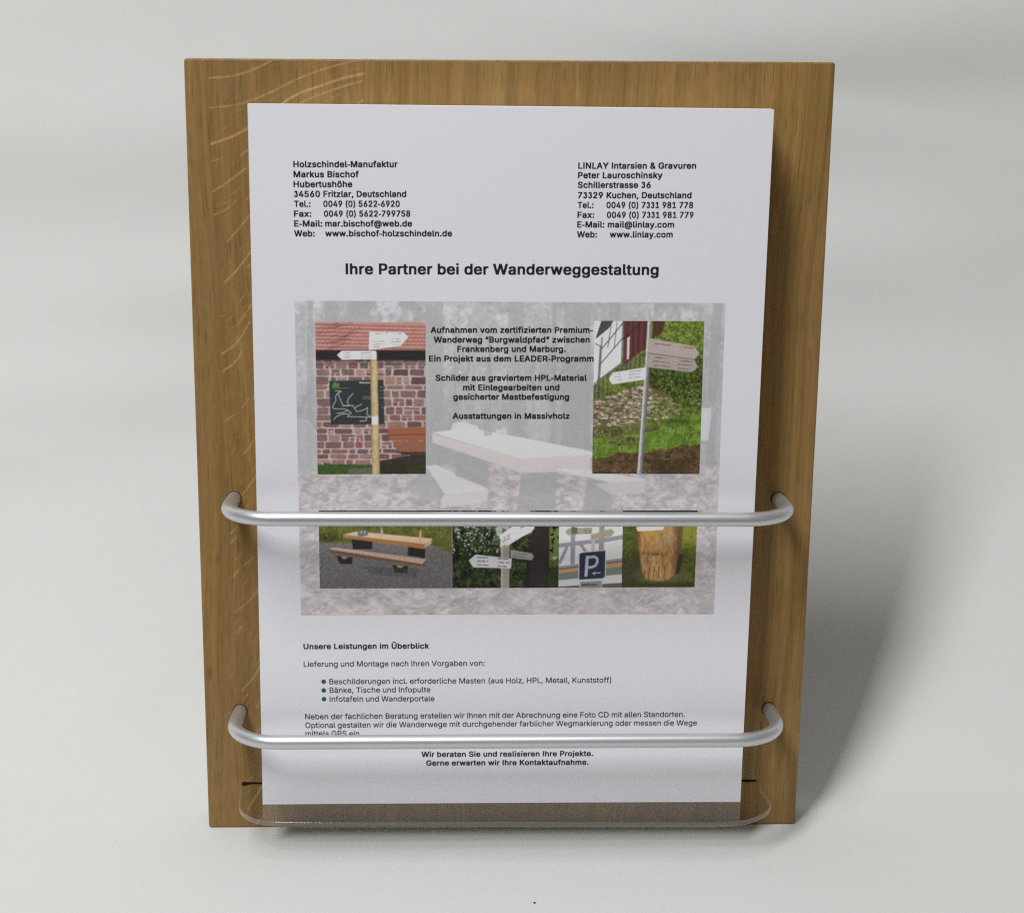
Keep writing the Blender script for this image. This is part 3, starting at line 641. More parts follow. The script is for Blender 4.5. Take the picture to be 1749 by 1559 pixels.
GLYPHS_REGULAR = """
SPACE 184 
( 269 238,539 241,536 241,532 217,480 199,430 179,365 165,303 159,256 156,205 164,126 178,70 197,12 241,-92 238,-95 174,-95 170,-91 134,-21 106,56 89,138 84,201 87,267 95,321 110,388 137,466 148,495 166,528 174,539
) 269 34,539 100,539 108,528 126,495 152,424 176,334 186,268 189,201 184,137 166,54 139,-22 104,-91 100,-95 34,-95 32,-92 80,22 96,72 109,126 115,166 117,202 114,256 108,303 94,365 58,476 32,532 32,536
, 184 36,-118 33,-111 63,74 66,76 140,76 142,74 141,68 90,-115 86,-118
. 184 49,66 58,78 74,88 100,92 118,88 132,78 143,63 146,40 142,22 132,9 116,-1 90,-4 72,0 58,9 48,25 45,47
: 184 49,66 58,78 74,88 100,92 118,88 132,78 143,63 146,40 142,22 132,9 116,-1 90,-4 72,0 58,9 48,25 45,47|142,338 146,319 143,297 133,281 120,272 100,268 74,271 58,281 49,294 45,312 48,335 58,350 72,360 90,364 116,361 132,351
A 476 198,509 278,509 282,507 465,13 468,4 466,0 392,0 390,2 342,132 336,140 142,140 90,2 88,0 14,0 11,2 195,506|238,430 163,204 314,203 316,205 286,288
B 452 57,509 248,509 296,503 336,489 362,470 386,442 398,413 403,377 400,341 392,318 379,299 364,285 326,264 342,260 368,248 395,223 407,206 418,178 423,133 417,97 405,66 382,39 350,19 308,5 256,0 58,0 55,2 55,507|131,227 130,65 132,62 242,62 292,69 324,84 343,109 349,137 347,160 338,180 324,198 300,216 276,225 246,228|131,289 234,288 252,290 282,298 300,309 319,330 328,349 330,364 325,397 310,421 280,440 272,442 236,447 132,446 130,444
C 506 376,18 344,5 302,-5 260,-7 200,1 144,25 102,59 64,117 44,175 35,249 43,330 64,391 104,450 144,484 200,508 260,516 302,514 344,504 378,490 410,469 433,446 454,418 468,385 478,349 476,344 406,344 402,348 395,371 384,391 371,407 352,423 332,435 308,444 278,450 228,444 188,427 155,398 130,359 115,313 108,254 109,245 115,195 130,150 154,113 162,105 188,81 220,67 264,59 286,60 312,66 332,74 352,86 371,102 384,118 395,138 404,164 477,163 468,124 449,85 433,62 422,51 406,37
D 498 57,0 55,2 56,507 58,509 232,509 300,501 358,478 402,444 415,425 438,392 459,333 467,260 461,186 436,115 403,68 364,36 356,30 298,8 226,0|132,63 212,62 268,69 312,86 330,100 349,115 373,152 390,210 394,255 388,311 372,359 349,394 314,423 262,442 218,447 132,447 130,444 130,65
F 406 58,0 55,2 56,507 58,509 372,509 374,507 374,449 372,447 132,447 130,445 131,282 348,281 351,278 351,221 348,218 132,218 130,2 128,0
G 516 308,513 344,504 378,490 408,470 424,456 436,442 455,416 470,384 479,347 476,345 404,345 386,382 369,405 350,422 332,434 308,443 286,449 262,450 226,444 190,428 153,397 130,359 115,313 108,254 109,245 115,195 130,150 156,110 190,81 236,63 266,59 306,63 340,76 372,102 392,131 404,163 409,194 406,197 280,197 278,199 279,257 480,259 483,256 483,196 475,138 456,90 429,56 418,45 382,19 332,1 276,-7 198,2 142,27 99,64 64,115 41,184 35,259 43,333 64,394 92,436 102,450 144,484 204,509 258,516
H 513 56,1 56,508 128,509 130,507 130,294 132,292 384,292 387,294 387,507 390,509 460,508 461,1 390,0 387,2 387,227 385,229 132,229 130,227 130,2 128,0
I 181 58,0 55,2 55,507 58,509 128,509 130,507 130,2 128,0
K 463 452,1 366,1 198,234 130,165 130,2 128,0 56,1 56,508 128,509 130,507 129,263 132,261 171,308 358,508 452,508 451,501 251,287 452,8 454,4
L 389 58,509 128,509 130,507 130,65 132,62 364,62 366,60 366,2 364,0 58,0 55,2 55,507
M 624 572,508 572,1 502,0 499,2 500,388 498,388 462,291 348,2 344,0 284,0 280,2 164,291 128,390 126,388 127,2 124,0 56,1 56,508 154,509 158,507 283,187 314,97 346,187 470,507 474,509
N 519 466,1 384,0 380,2 197,287 128,402 126,400 130,309 130,2 128,0 56,1 56,508 138,509 142,507 343,194 394,111 396,113 394,146 394,507 396,509 467,508
O 529 334,508 392,482 434,445 469,394 492,324 498,249 490,175 467,111 434,63 390,25 334,1 282,-6 260,-7 200,1 146,24 110,53 98,66 65,114 44,175 35,249 44,333 67,397 100,445 144,484 200,508 252,515 274,516|270,450 228,444 190,429 156,399 131,361 123,338 114,310 108,254 115,195 130,149 154,113 190,80 228,65 264,59 306,65 342,80 378,110 403,149 419,196 425,254 419,312 403,360 380,396 342,429 306,444
P 441 58,0 55,2 55,507 58,509 242,509 296,502 336,487 375,457 395,430 408,394 414,342 408,299 395,262 372,232 340,206 296,189 242,184 132,183 130,2 128,0|132,246 230,245 256,248 292,259 312,274 329,300 336,320 339,345 337,370 329,394 313,418 292,434 262,444 230,447 132,446
S 443 282,510 328,494 356,476 380,452 399,417 406,380 404,374 334,374 320,409 296,433 262,447 216,453 196,450 170,442 152,431 136,416 123,393 121,373 124,355 142,330 166,314 218,295 320,266 364,242 376,230 400,202 409,176 413,136 408,97 391,63 369,38 328,11 284,-3 232,-9 164,-3 122,10 88,29 61,57 41,94 33,135 34,141 108,141 116,113 129,92 146,76 172,64 196,58 232,55 254,58 280,65 306,80 325,98 336,118 340,139 337,158 328,175 322,182 292,202 236,221 184,235 124,257 82,286 55,324 47,367 53,413 72,451 100,478 134,498 172,510 220,516
T 445 260,0 190,0 188,2 188,444 186,447 30,447 27,449 27,507 30,509 420,509 422,507 422,449 420,447 264,447 262,444 262,2
V 476 12,508 86,509 90,507 193,220 240,78 243,81 284,206 389,507 392,509 466,509 468,507 282,0 202,0 198,2 13,499
W 682 674,507 665,468 534,1 452,0 449,2 364,316 344,398 341,398 322,316 236,2 232,0 150,1 12,501 12,508 84,509 88,507 165,211 192,98 195,99 221,207 302,508 382,509 386,507 465,207 492,98 494,99 511,172 597,507 600,509 672,509
a 385 340,0 274,0 272,2 272,39 270,42 248,18 218,1 194,-6 168,-9 128,-6 86,7 64,22 43,44 30,74 25,114 30,144 38,165 54,183 76,198 118,214 248,234 260,239 268,247 270,254 267,277 262,293 253,305 234,318 206,326 176,325 148,315 136,309 119,293 104,271 92,271 38,287 36,294 52,325 76,349 98,365 130,377 158,383 200,385 244,381 270,372 292,361 311,344 325,325 337,294 342,256 342,2|270,181 148,159 136,156 122,148 109,138 100,121 98,98 106,79 118,67 134,58 162,51 198,55 224,65 248,85 258,98 266,118 271,142
b 420 50,509 116,509 119,507 120,334 122,333 132,347 148,362 164,374 176,378 192,382 222,385 272,381 320,361 350,334 374,297 389,251 395,196 389,129 375,84 353,47 316,15 272,-3 236,-8 194,-5 168,4 148,16 118,49 115,0 50,0 48,2 48,507|216,53 250,57 274,72 297,94 313,130 320,156 323,189 320,224 313,250 297,285 272,309 248,321 222,325 194,321 178,314 164,306 145,288 128,252 121,226 118,191 121,155 125,139 131,117 144,92 164,72 176,65 192,57
c 392 310,357 326,345 345,324 359,300 366,281 366,274 312,260 300,259 285,286 273,299 264,308 240,320 210,325 176,320 152,307 141,297 129,284 114,257 103,213 101,187 104,156 114,120 129,93 152,71 178,57 208,52 238,58 262,69 287,93 298,119 302,122 312,121 366,107 367,99 359,77 346,55 320,28 290,9 264,-1 240,-6 200,-8 152,-1 114,15 75,49 51,85 36,129 29,193 36,249 51,293 77,332 110,360 152,379 200,385 238,384 286,371
d 420 374,509 377,507 377,2 374,0 310,0 306,49 276,16 256,4 230,-5 188,-8 152,-3 108,15 72,47 50,84 35,129 29,196 35,251 50,295 74,334 104,361 152,381 190,385 236,382 258,375 276,362 292,347 304,332 306,332 306,507 308,509|210,53 232,57 254,68 280,92 294,121 303,152 307,191 304,226 297,252 294,261 280,285 254,310 230,321 202,325 178,321 166,316 150,307 129,287 113,256 104,224 101,189 107,146 115,119 129,92 152,70 174,58
e 400 240,383 270,376 300,362 322,345 346,318 362,283 372,248 376,170 374,167 106,167 103,165 105,144 115,111 133,85 156,67 182,56 208,52 232,54 248,58 266,67 282,81 302,110 314,109 368,96 370,89 358,63 341,40 316,19 290,5 254,-5 220,-8 154,-1 110,18 77,46 51,85 36,129 29,182 35,248 52,295 76,331 110,360 158,381 198,385|103,227 106,224 300,224 303,227 293,264 277,291 254,312 232,322 210,325 178,322 150,309 138,298 128,287 114,266 105,240
f 250 78,0 76,2 76,321 74,323 2,324 1,378 4,381 75,382 76,435 79,462 93,489 108,505 122,514 154,526 180,530 218,528 244,522 248,518 247,512 232,464 222,463 202,467 176,464 158,453 149,431 147,416 149,381 232,379 233,326 230,323 150,323 147,321 147,2 144,0
g 421 374,381 377,378 377,-10 372,-54 356,-87 322,-119 294,-135 256,-145 214,-149 172,-147 130,-139 102,-126 78,-110 61,-92 46,-69 48,-61 94,-35 104,-35 138,-69 160,-81 192,-89 212,-89 246,-84 278,-67 298,-41 306,0 306,54 304,57 288,37 256,16 234,8 202,5 146,10 110,26 78,50 50,89 33,142 29,185 33,242 50,295 75,334 104,361 146,379 190,385 234,383 258,375 278,362 306,331 310,380|208,325 178,321 162,314 150,307 131,289 112,252 104,226 101,194 105,157 115,125 128,103 152,80 176,69 200,65 226,67 240,71 260,80 279,99 295,127 304,159 307,193 304,228 297,253 281,286 256,310 232,321
h 406 50,509 116,509 119,507 120,338 148,364 180,379 234,385 270,381 300,371 326,350 344,326 357,289 362,247 362,2 360,0 294,0 291,2 291,233 285,270 269,298 264,304 240,319 212,324 188,322 166,314 150,303 131,279 123,255 119,227 119,2 116,0 50,0 48,2 48,507
i 163 50,381 116,381 119,378 119,2 116,0 50,0 48,2 48,378|39,480 36,500 40,515 50,528 64,537 78,540 104,537 118,528 128,513 131,494 127,477 118,466 104,456 90,454 64,456 50,466
k 377 50,509 116,509 119,507 120,222 278,379 362,381 364,379 363,372 210,216 376,7 375,0 288,1 154,169 119,138 118,2 116,0 50,0 48,2 48,507
l 185 50,509 116,509 119,507 120,83 125,68 134,60 175,58 186,8 184,2 166,-1 132,-2 96,3 70,20 53,46 48,82 48,507
m 606 561,1 494,0 491,2 491,252 485,284 464,311 442,322 408,325 380,316 366,305 350,286 344,268 340,246 340,2 338,0 270,1 269,257 264,283 248,307 226,321 190,325 164,316 146,304 131,285 123,264 119,238 119,2 116,0 50,0 48,2 48,379 50,381 115,380 117,339 120,336 127,347 144,363 170,379 188,385 210,387 256,382 264,381 292,363 318,326 332,344 352,362 374,376 402,384 444,387 474,384 502,374 522,359 546,330 559,291 562,260
n 406 360,0 294,0 291,2 291,233 285,270 269,298 264,304 240,319 212,324 188,322 166,314 150,303 131,279 123,255 119,227 119,2 116,0 49,1 50,380 115,380 118,335 150,365 182,380 220,385 262,382 280,378 300,371 326,350 346,323 359,279 362,247 362,2
o 411 152,379 214,385 262,379 304,362 338,332 362,296 380,248 386,194 382,139 364,85 338,46 306,18 262,-1 200,-8 152,-1 114,15 75,49 51,85 36,129 29,193 36,249 51,293 77,332 110,360|204,325 178,321 160,312 150,305 129,284 113,254 104,221 101,187 104,156 113,123 129,93 150,72 174,59 210,52 242,59 264,71 287,93 304,130 311,156 314,188 311,221 304,247 287,284 264,307 242,319
p 420 50,-141 48,-139 48,378 50,381 115,380 118,330 148,362 166,375 192,382 236,385 272,381 316,364 350,334 368,306 375,294 389,251 395,183 389,129 374,82 351,45 318,16 280,-2 266,-4 222,-8 182,-1 168,4 148,16 132,32 122,46 120,46 119,-139 116,-141|216,53 250,57 274,72 297,94 313,130 320,156 323,189 320,224 313,250 297,285 272,309 248,321 222,325 194,321 178,314 164,306 145,288 128,252 121,226 118,191 121,155 125,139 131,117 144,92 164,72 176,65 192,57
r 255 50,0 48,2 48,378 50,381 114,381 117,378 117,341 120,339 126,349 146,368 176,381 208,386 246,385 248,383 247,320 238,318 202,321 164,312 146,298 133,283 123,260 119,236 119,2 116,0
s 361 258,374 284,359 306,338 319,318 328,294 328,287 276,275 264,274 253,295 236,313 212,324 182,328 160,325 146,318 136,312 121,298 115,278 117,262 128,247 146,236 278,198 310,176 328,149 331,141 336,105 330,72 317,46 296,25 258,4 228,-5 174,-8 140,-5 104,4 78,18 55,41 40,64 31,93 33,99 90,112 98,111 110,84 128,66 154,55 184,51 212,56 240,68 257,86 262,105 261,114 259,120 250,133 232,145 146,168 102,182 68,206 49,233 47,240 42,278 47,310 60,335 82,355 108,371 142,382 196,385 228,382
t 223 216,1 196,-3 162,-4 120,2 87,21 67,53 60,91 60,321 58,323 4,323 1,326 2,380 58,381 60,383 60,469 62,471 130,470 131,383 133,381 206,381 209,378 209,326 207,324 134,323 131,321 131,99 135,77 142,66 154,59 168,56 196,59 207,58 218,7
u 406 50,380 116,381 119,378 119,147 124,109 140,83 150,75 170,61 198,56 222,59 244,68 264,84 276,99 287,125 291,155 291,378 294,381 361,379 360,1 295,0 292,46 262,18 248,10 228,0 188,-5 140,0 110,11 83,32 64,59 51,101 48,134 48,378
v 385 13,379 86,381 90,378 167,167 194,86 222,167 299,378 302,381 374,381 376,378 230,0 160,0 157,2 16,365
w 563 550,379 549,372 434,1 366,0 362,2 284,280 205,2 202,0 133,1 19,372 20,380 90,381 93,378 158,144 170,97 172,97 201,217 248,379 318,381 322,378 367,217 396,99 398,99 427,209 474,378 478,381 548,381
z 376 342,1 38,1 37,50 39,54 245,317 242,319 46,319 43,322 44,380 337,379 338,329 336,325 134,64 136,61 342,61 344,59
ä 385 340,0 274,0 272,2 272,39 270,42 248,18 218,1 194,-6 168,-9 128,-6 86,7 64,22 43,44 30,74 25,114 30,144 38,165 54,183 76,198 118,214 248,234 260,239 268,247 270,254 267,277 262,293 253,305 234,318 206,326 176,325 148,315 136,309 119,293 104,271 92,271 38,287 36,294 52,325 76,349 98,365 130,377 158,383 200,385 244,381 270,372 292,361 311,344 325,325 337,294 342,256 342,2|270,181 148,159 136,156 122,148 109,138 100,121 98,98 106,79 118,67 134,58 162,51 198,55 224,65 248,85 258,98 266,118 271,142|159,501 163,484 160,464 151,450 140,442 122,438 98,440 84,450 75,463 72,477 75,498 84,512 98,520 112,523 136,520 150,512|303,501 306,485 304,463 295,450 284,442 266,438 242,440 228,450 219,463 216,477 219,498 228,512 242,520 256,523 280,520 294,512
"""
def read_glyphs(txt):
    font = {}
    for ln in txt.strip().split("\n"):
        ch, adv, rest = (ln.split(" ", 2) + [""])[:3]
        font[" " if ch == "SPACE" else ch] = (float(adv), [np.array([[float(v) for v in p.split(",")] for p in c.split(" ")]) for c in rest.split("|") if c])
    return font
BOLD, REGULAR = read_glyphs(GLYPHS_BOLD), read_glyphs(GLYPHS_REGULAR)

def text_meshes(name, lines, size, bold, mat, parent, y=-TP - 0.09):
    """one mesh for a block of lines; a line = (string, x left, x right, z left, z right) in mm on the page"""
    font = BOLD if bold else REGULAR
    bm = bmesh.new()
    for half in (0, 1):                                  # neighbouring letters may touch: fill every other one on its own
        cu = bpy.data.curves.new("lettering", 'CURVE'); cu.dimensions = '2D'; cu.fill_mode = 'BOTH'
        for s, xa, xb, za, zb in lines:
            pen = 0.0; cs = []
            for i, ch in enumerate(s):
                adv, con = font[ch]
                cs += [(i % 2, c + np.array([pen, 0.0])) for c in con]
                pen += adv
            x0 = min(c[:, 0].min() for _, c in cs); x1 = max(c[:, 0].max() for _, c in cs)
            for k, c in cs:
                if k != half: continue
                u = (c[:, 0] - x0) / (x1 - x0)
                co = np.zeros((len(c), 4)); co[:, 0] = xa + (xb - xa) * u; co[:, 1] = za + (zb - za) * u + c[:, 1] * (0.716 / 509.0) * size; co[:, 3] = 1
                sp = cu.splines.new('POLY'); sp.points.add(len(c) - 1); sp.use_cyclic_u = True
                sp.points.foreach_set("co", co.reshape(-1))
        ob = bpy.data.objects.new("lettering", cu); COL.objects.link(ob)
        bpy.context.view_layer.update()
        me = bpy.data.meshes.new_from_object(ob.evaluated_get(bpy.context.evaluated_depsgraph_get()))
        bpy.data.objects.remove(ob, do_unlink=True); bpy.data.curves.remove(cu)
        n = len(me.vertices)
        co = np.empty(n * 3); me.vertices.foreach_get("co", co); co = co.reshape(-1, 3)
        me.vertices.foreach_set("co", np.stack([co[:, 0] * MM, np.full(n, (y - half * 0.012) * MM), (co[:, 1] + Z0) * MM], -1).reshape(-1)); me.update()
        bm.from_mesh(me); bpy.data.meshes.remove(me)
    me = bpy.data.meshes.new(name); bm.to_mesh(me); bm.free()
    for p in me.polygons: p.material_index = 0
    me.materials.append(mat)
    o = bpy.data.objects.new(name, me); COL.objects.link(o); o.parent = parent
    return o

A_LEFT = [
    ("Holzschindel-Manufaktur", -86.11, -44.68, 272.72, 273.09), ("Markus Bischof", -86.12, -60.18, 268.77, 269.00),
    ("Hubertushöhe", -86.19, -62.80, 264.89, 265.10), ("34560 Fritzlar, Deutschland", -86.11, -41.30, 261.01, 261.39),
    ("Tel.:", -86.18, -79.61, 257.12, 257.18), ("0049 (0) 5622-6920", -74.46, -43.91, 257.22, 257.47),
    ("Fax:", -86.26, -79.35, 253.22, 253.27), ("0049 (0) 5622-799758", -74.29, -39.72, 253.31, 253.59),
    ("E-Mail:", -86.27, -74.99, 249.31, 249.39), ("mar.bischof@web.de", -73.86, -39.00, 249.40, 249.67),
    ("Web:", -86.35, -78.13, 245.38, 245.44), ("www.bischof-holzschindeln.de", -73.92, -22.91, 245.48, 245.86)]
A_RIGHT = [
    ("LINLAY Intarsien & Gravuren", 27.64, 75.10, 273.15, 273.58), ("Peter Lauroschinsky", 27.61, 61.66, 269.40, 269.70),
    ("Schillerstrasse 36", 27.62, 57.06, 265.55, 265.80), ("73329 Kuchen, Deutschland", 27.69, 73.63, 261.48, 261.87),
    ("Tel.:", 27.67, 34.11, 257.56, 257.62), ("0049 (0) 7331 981 778", 39.37, 74.43, 257.66, 257.94),
    ("Fax:", 27.67, 34.50, 253.64, 253.69), ("0049 (0) 7331 981 779", 39.63, 74.71, 253.73, 254.01),
    ("E-Mail:", 27.67, 38.67, 249.79, 249.88), ("mail@linlay.com", 40.05, 67.00, 249.89, 250.09),
    ("Web:", 27.65, 35.74, 245.82, 245.88), ("www.linlay.com", 40.95, 66.55, 245.92, 246.11)]
HEAD = [("Ihre Partner bei der Wanderweggestaltung", -65.91, 61.26, 230.36, 230.88)]
MIDDLE = [
    ("Aufnahmen vom zertifizierten Premium-", -31.59, 34.91, 206.68, 207.04), ("Wanderweg “Burgwaldpfad” zwischen", -30.32, 33.66, 202.68, 203.02),
    ("Frankenberg und Marburg.", -20.68, 23.87, 198.89, 199.11), ("Ein Projekt aus dem LEADER-Programm", -32.32, 35.49, 194.86, 195.18),
    ("Schilder aus graviertem HPL-Material", -29.57, 32.80, 186.89, 187.16), ("mit Einlegearbeiten und", -18.30, 21.52, 182.93, 183.09),
    ("gesicherter Mastbefestigung", -22.32, 25.62, 179.01, 179.20), ("Ausstattungen in Massivholz", -22.55, 25.98, 170.99, 171.16)]
SUB = [("Unsere Leistungen im Überblick", -85.91, -32.42, 70.97, 71.12)]
BODY = [
    ("Lieferung und Montage nach Ihren Vorgaben von:", -85.96, -8.66, 63.05, 63.29),
    ("Beschilderungen incl. erforderliche Masten (aus Holz, HPL, Metall, Kunststoff)", -75.13, 46.05, 55.17, 55.55),
    ("Bänke, Tische und Infopulte", -75.11, -31.92, 51.27, 51.40), ("Infotafeln und Wanderportale", -75.12, -30.16, 47.25, 47.29),
    ("Neben der fachlichen Beratung erstellen wir Ihnen mit der Abrechnung eine Foto CD mit allen Standorten.", -85.77, 78.39, 39.30, 39.80),
    ("Optional gestalten wir die Wanderwege mit durchgehender farblicher Wegmarkierung oder messen die Wege", -85.77, 83.84, 35.30, 35.89),
    ("mittels GPS ein.", -85.79, -61.74, 31.52, 31.42)]
CLOSE = [("Wir beraten Sie und realisieren Ihre Projekte.", -35.82, 38.87, 21.65, 21.79), ("Gerne erwarten wir Ihre Kontaktaufnahme.", -33.77, 36.96, 17.65, 17.74)]
FS = 3.42
tag(text_meshes("address_block", A_LEFT, FS, True, M_TEXT, sheet), "left block of contact details")
tag(text_meshes("address_block", A_RIGHT, FS, True, M_TEXT, sheet), "right block of contact details")
text_meshes("heading", HEAD, 6.05, True, M_TEXT, sheet)
text_meshes("caption_text", MIDDLE, FS, True, M_TEXT, sheet, -TP - 0.17)
text_meshes("subheading", SUB, FS, True, M_TEXT, sheet)
text_meshes("body_text", BODY, FS, False, M_TEXT, sheet)
text_meshes("closing_text", CLOSE, FS, True, M_TEXT, sheet)
for bx, bz in ((-77.58, 56.35), (-77.6, 52.4), (-77.58, 48.45)):
    vs = [P(bx + .98 * math.cos(2 * math.pi * k / 24), -TP - .09, bz + .98 * math.sin(2 * math.pi * k / 24)) for k in range(24)]
    mesh_obj("bullet_point", vs, [tuple(range(24))], M_GREEN, sheet)

# ------------------------------------------------------------------ the printed pictures (flat ink on the page, drawn cell by cell)
INK = 0.70        # light the page receives: ink reflectance = what the print shows / INK
class Pic:
    """a small drawing surface whose coordinates run x0..x1, y0..y1 (y down); cells of about `cell` mm"""
    def __init__(s, corners, box, cell, seed):
        s.c = corners                          # TL, TR, BL, BR on the page, mm
        s.x0, s.y0, s.x1, s.y1 = box
        w = corners[1][0] - corners[0][0]; h = corners[0][1] - corners[2][1]
        s.nx, s.ny = int(w / cell), int(h / cell)
        xs = np.linspace(s.x0, s.x1, s.nx); ys = np.linspace(s.y0, s.y1, s.ny)
        s.X, s.Y = np.meshgrid(xs, ys)
        s.im = np.zeros((s.ny, s.nx, 3))
        s.rng = np.random.default_rng(seed); s.seed = seed
    def noise(s, size, oct=3, gain=0.55, k=0, asp=1.0):
        """noise with blobs of about `size` coordinate units (asp > 1: wider than tall)"""
        return vnoise((s.ny, s.nx), ((s.y1 - s.y0) / size, (s.x1 - s.x0) / size / asp), s.seed * 100 + k, oct, gain)
    sat = 0.80
    def fill(s, col): s.im[:] = col
    def put(s, mask, col, a=1.0):
        m = (mask * a)[..., None]
        s.im = s.im * (1 - m) + np.asarray(col, float) * m
    def box(s, x0, y0, x1, y1):
        i0 = int(np.clip((x0 - s.x0) / (s.x1 - s.x0) * (s.nx - 1) - 1, 0, s.nx)); i1 = int(np.clip((x1 - s.x0) / (s.x1 - s.x0) * (s.nx - 1) + 3, 0, s.nx))
        j0 = int(np.clip((y0 - s.y0) / (s.y1 - s.y0) * (s.ny - 1) - 1, 0, s.ny)); j1 = int(np.clip((y1 - s.y0) / (s.y1 - s.y0) * (s.ny - 1) + 3, 0, s.ny))
        return slice(j0, j1), slice(i0, i1)
    def putb(s, b, m, col, a):
        m = (m * a)[..., None]; s.im[b] = s.im[b] * (1 - m) + np.asarray(col, float) * m
    def poly(s, pts, col=None, a=1.0):
        pts = np.asarray(pts, float)
        b = s.box(pts[:, 0].min(), pts[:, 1].min(), pts[:, 0].max(), pts[:, 1].max())
        cov = np.zeros(s.X[b].shape); dx = (s.x1 - s.x0) / s.nx; dy = (s.y1 - s.y0) / s.ny
        for ox, oy in ((-.25, -.375), (.25, -.125), (-.25, .125), (.25, .375)):
            X, Y = s.X[b] + ox * dx, s.Y[b] + oy * dy; ins = np.zeros(X.shape, bool)
            j = len(pts) - 1
            for i in range(len(pts)):
                xi, yi = pts[i]; xj, yj = pts[j]
                if yi != yj:
                    ins ^= ((yi > Y) != (yj > Y)) & (X < (xj - xi) * (Y - yi) / (yj - yi) + xi)
                j = i
            cov += ins * .25
        if col is not None: s.putb(b, cov, col, a); return None
        full = np.zeros(s.X.shape); full[b] = cov
        return full
    def line(s, pts, w, col, a=1.0):
        q = np.asarray(pts, float)
        b = s.box(q[:, 0].min() - w, q[:, 1].min() - w, q[:, 0].max() + w, q[:, 1].max() + w)
        X, Y = s.X[b], s.Y[b]; d = np.full(X.shape, 1e9)
        for (ax, ay), (bx, by) in zip(pts[:-1], pts[1:]):
            vx, vy = bx - ax, by - ay
            t = np.clip(((X - ax) * vx + (Y - ay) * vy) / (vx * vx + vy * vy + 1e-9), 0, 1)
            d = np.minimum(d, np.hypot(X - ax - t * vx, Y - ay - t * vy))
        cellw = (s.x1 - s.x0) / s.nx
        s.putb(b, np.clip((w / 2 - d) / cellw + 0.5, 0, 1), col, a)
    def strokes(s, n, box, ln, w, cols, ang=(0, 6.28), a=(.4, .9), where=None):
        """n short dabs inside a box (leaves, grass, twigs)"""
        for _ in range(n):
            x, y = s.rng.uniform(box[0], box[2]), s.rng.uniform(box[1], box[3])
            if where is not None and not where(x, y): continue
            L = s.rng.uniform(*ln); t = s.rng.uniform(*ang); c = np.array(cols[s.rng.integers(len(cols))], float) * s.rng.uniform(.92, 1.06)
            s.line([(x, y), (x + L * math.cos(t), y + L * math.sin(t))], s.rng.uniform(*w), c, s.rng.uniform(*a))
    def rect(s, x0, y0, x1, y1, col, a=1.0): return s.poly([(x0, y0), (x1, y0), (x1, y1), (x0, y1)], col, a)
    def scribble(s, x0, x1, y, col, h=7, gap=0.18, a=0.9, slope=0.0):
        """an unreadably small line of lettering on a sign"""
        x = x0
        while x < x1:
            w = s.rng.uniform(3, 7) * h / 7
            if s.rng.random() > gap:
                yy = y + (x - x0) * slope
                s.line([(x, yy + s.rng.uniform(-h * .25, 0)), (x + w * .6, yy + s.rng.uniform(0, h * .3))], h * 0.55, col, a * s.rng.uniform(.55, 1))
            x += w
    def grain(s, amt, k=7):
        n = np.random.default_rng(s.seed * 31 + k).normal(0, 1, (s.ny, s.nx, 1))
        s.im = s.im + n * amt
    def soften(s):
        p = np.pad(s.im, ((1, 1), (1, 1), (0, 0)), 'edge')
        s.im = .5 * s.im + .125 * (p[:-2, 1:-1] + p[2:, 1:-1] + p[1:-1, :-2] + p[1:-1, 2:])
    def build(s, name, y, parent, label=None):
        u = np.linspace(0, 1, s.nx); v = np.linspace(0, 1, s.ny)
        U, V = np.meshgrid(u, v)
        (tlx, tlz), (trx, trz), (blx, blz), (brx, brz) = s.c
        x = (tlx * (1 - U) + trx * U) * (1 - V) + (blx * (1 - U) + brx * U) * V
        z = (tlz * (1 - U) + trz * U) * (1 - V) + (blz * (1 - U) + brz * U) * V
        verts = np.stack([x * MM, np.full_like(x, y * MM), (z + Z0) * MM], -1).reshape(-1, 3)
        idx = np.arange(x.size).reshape(x.shape)
        faces = np.stack([idx[1:, :-1], idx[1:, 1:], idx[:-1, 1:], idx[:-1, :-1]], -1).reshape(-1, 4)
        o = mesh_obj(name, verts.tolist(), faces.tolist(), M_PRINT, parent)
        im = np.clip(s.im, 0, 255); grey = im.mean(2, keepdims=True)
        im = grey + (im - grey) * s.sat
        rgb = np.clip(lin(im) / INK, 0, 0.9).reshape(-1, 3)
        at = o.data.attributes.new("ink", 'FLOAT_COLOR', 'POINT')
        at.data.foreach_set("color", np.concatenate([rgb, np.ones((len(rgb), 1))], 1).astype(np.float32).reshape(-1))
        if label: o["label"] = label
        return o

def lerp(a, b, t): return np.asarray(a, float) * (1 - t[..., None]) + np.asarray(b, float) * t[..., None]

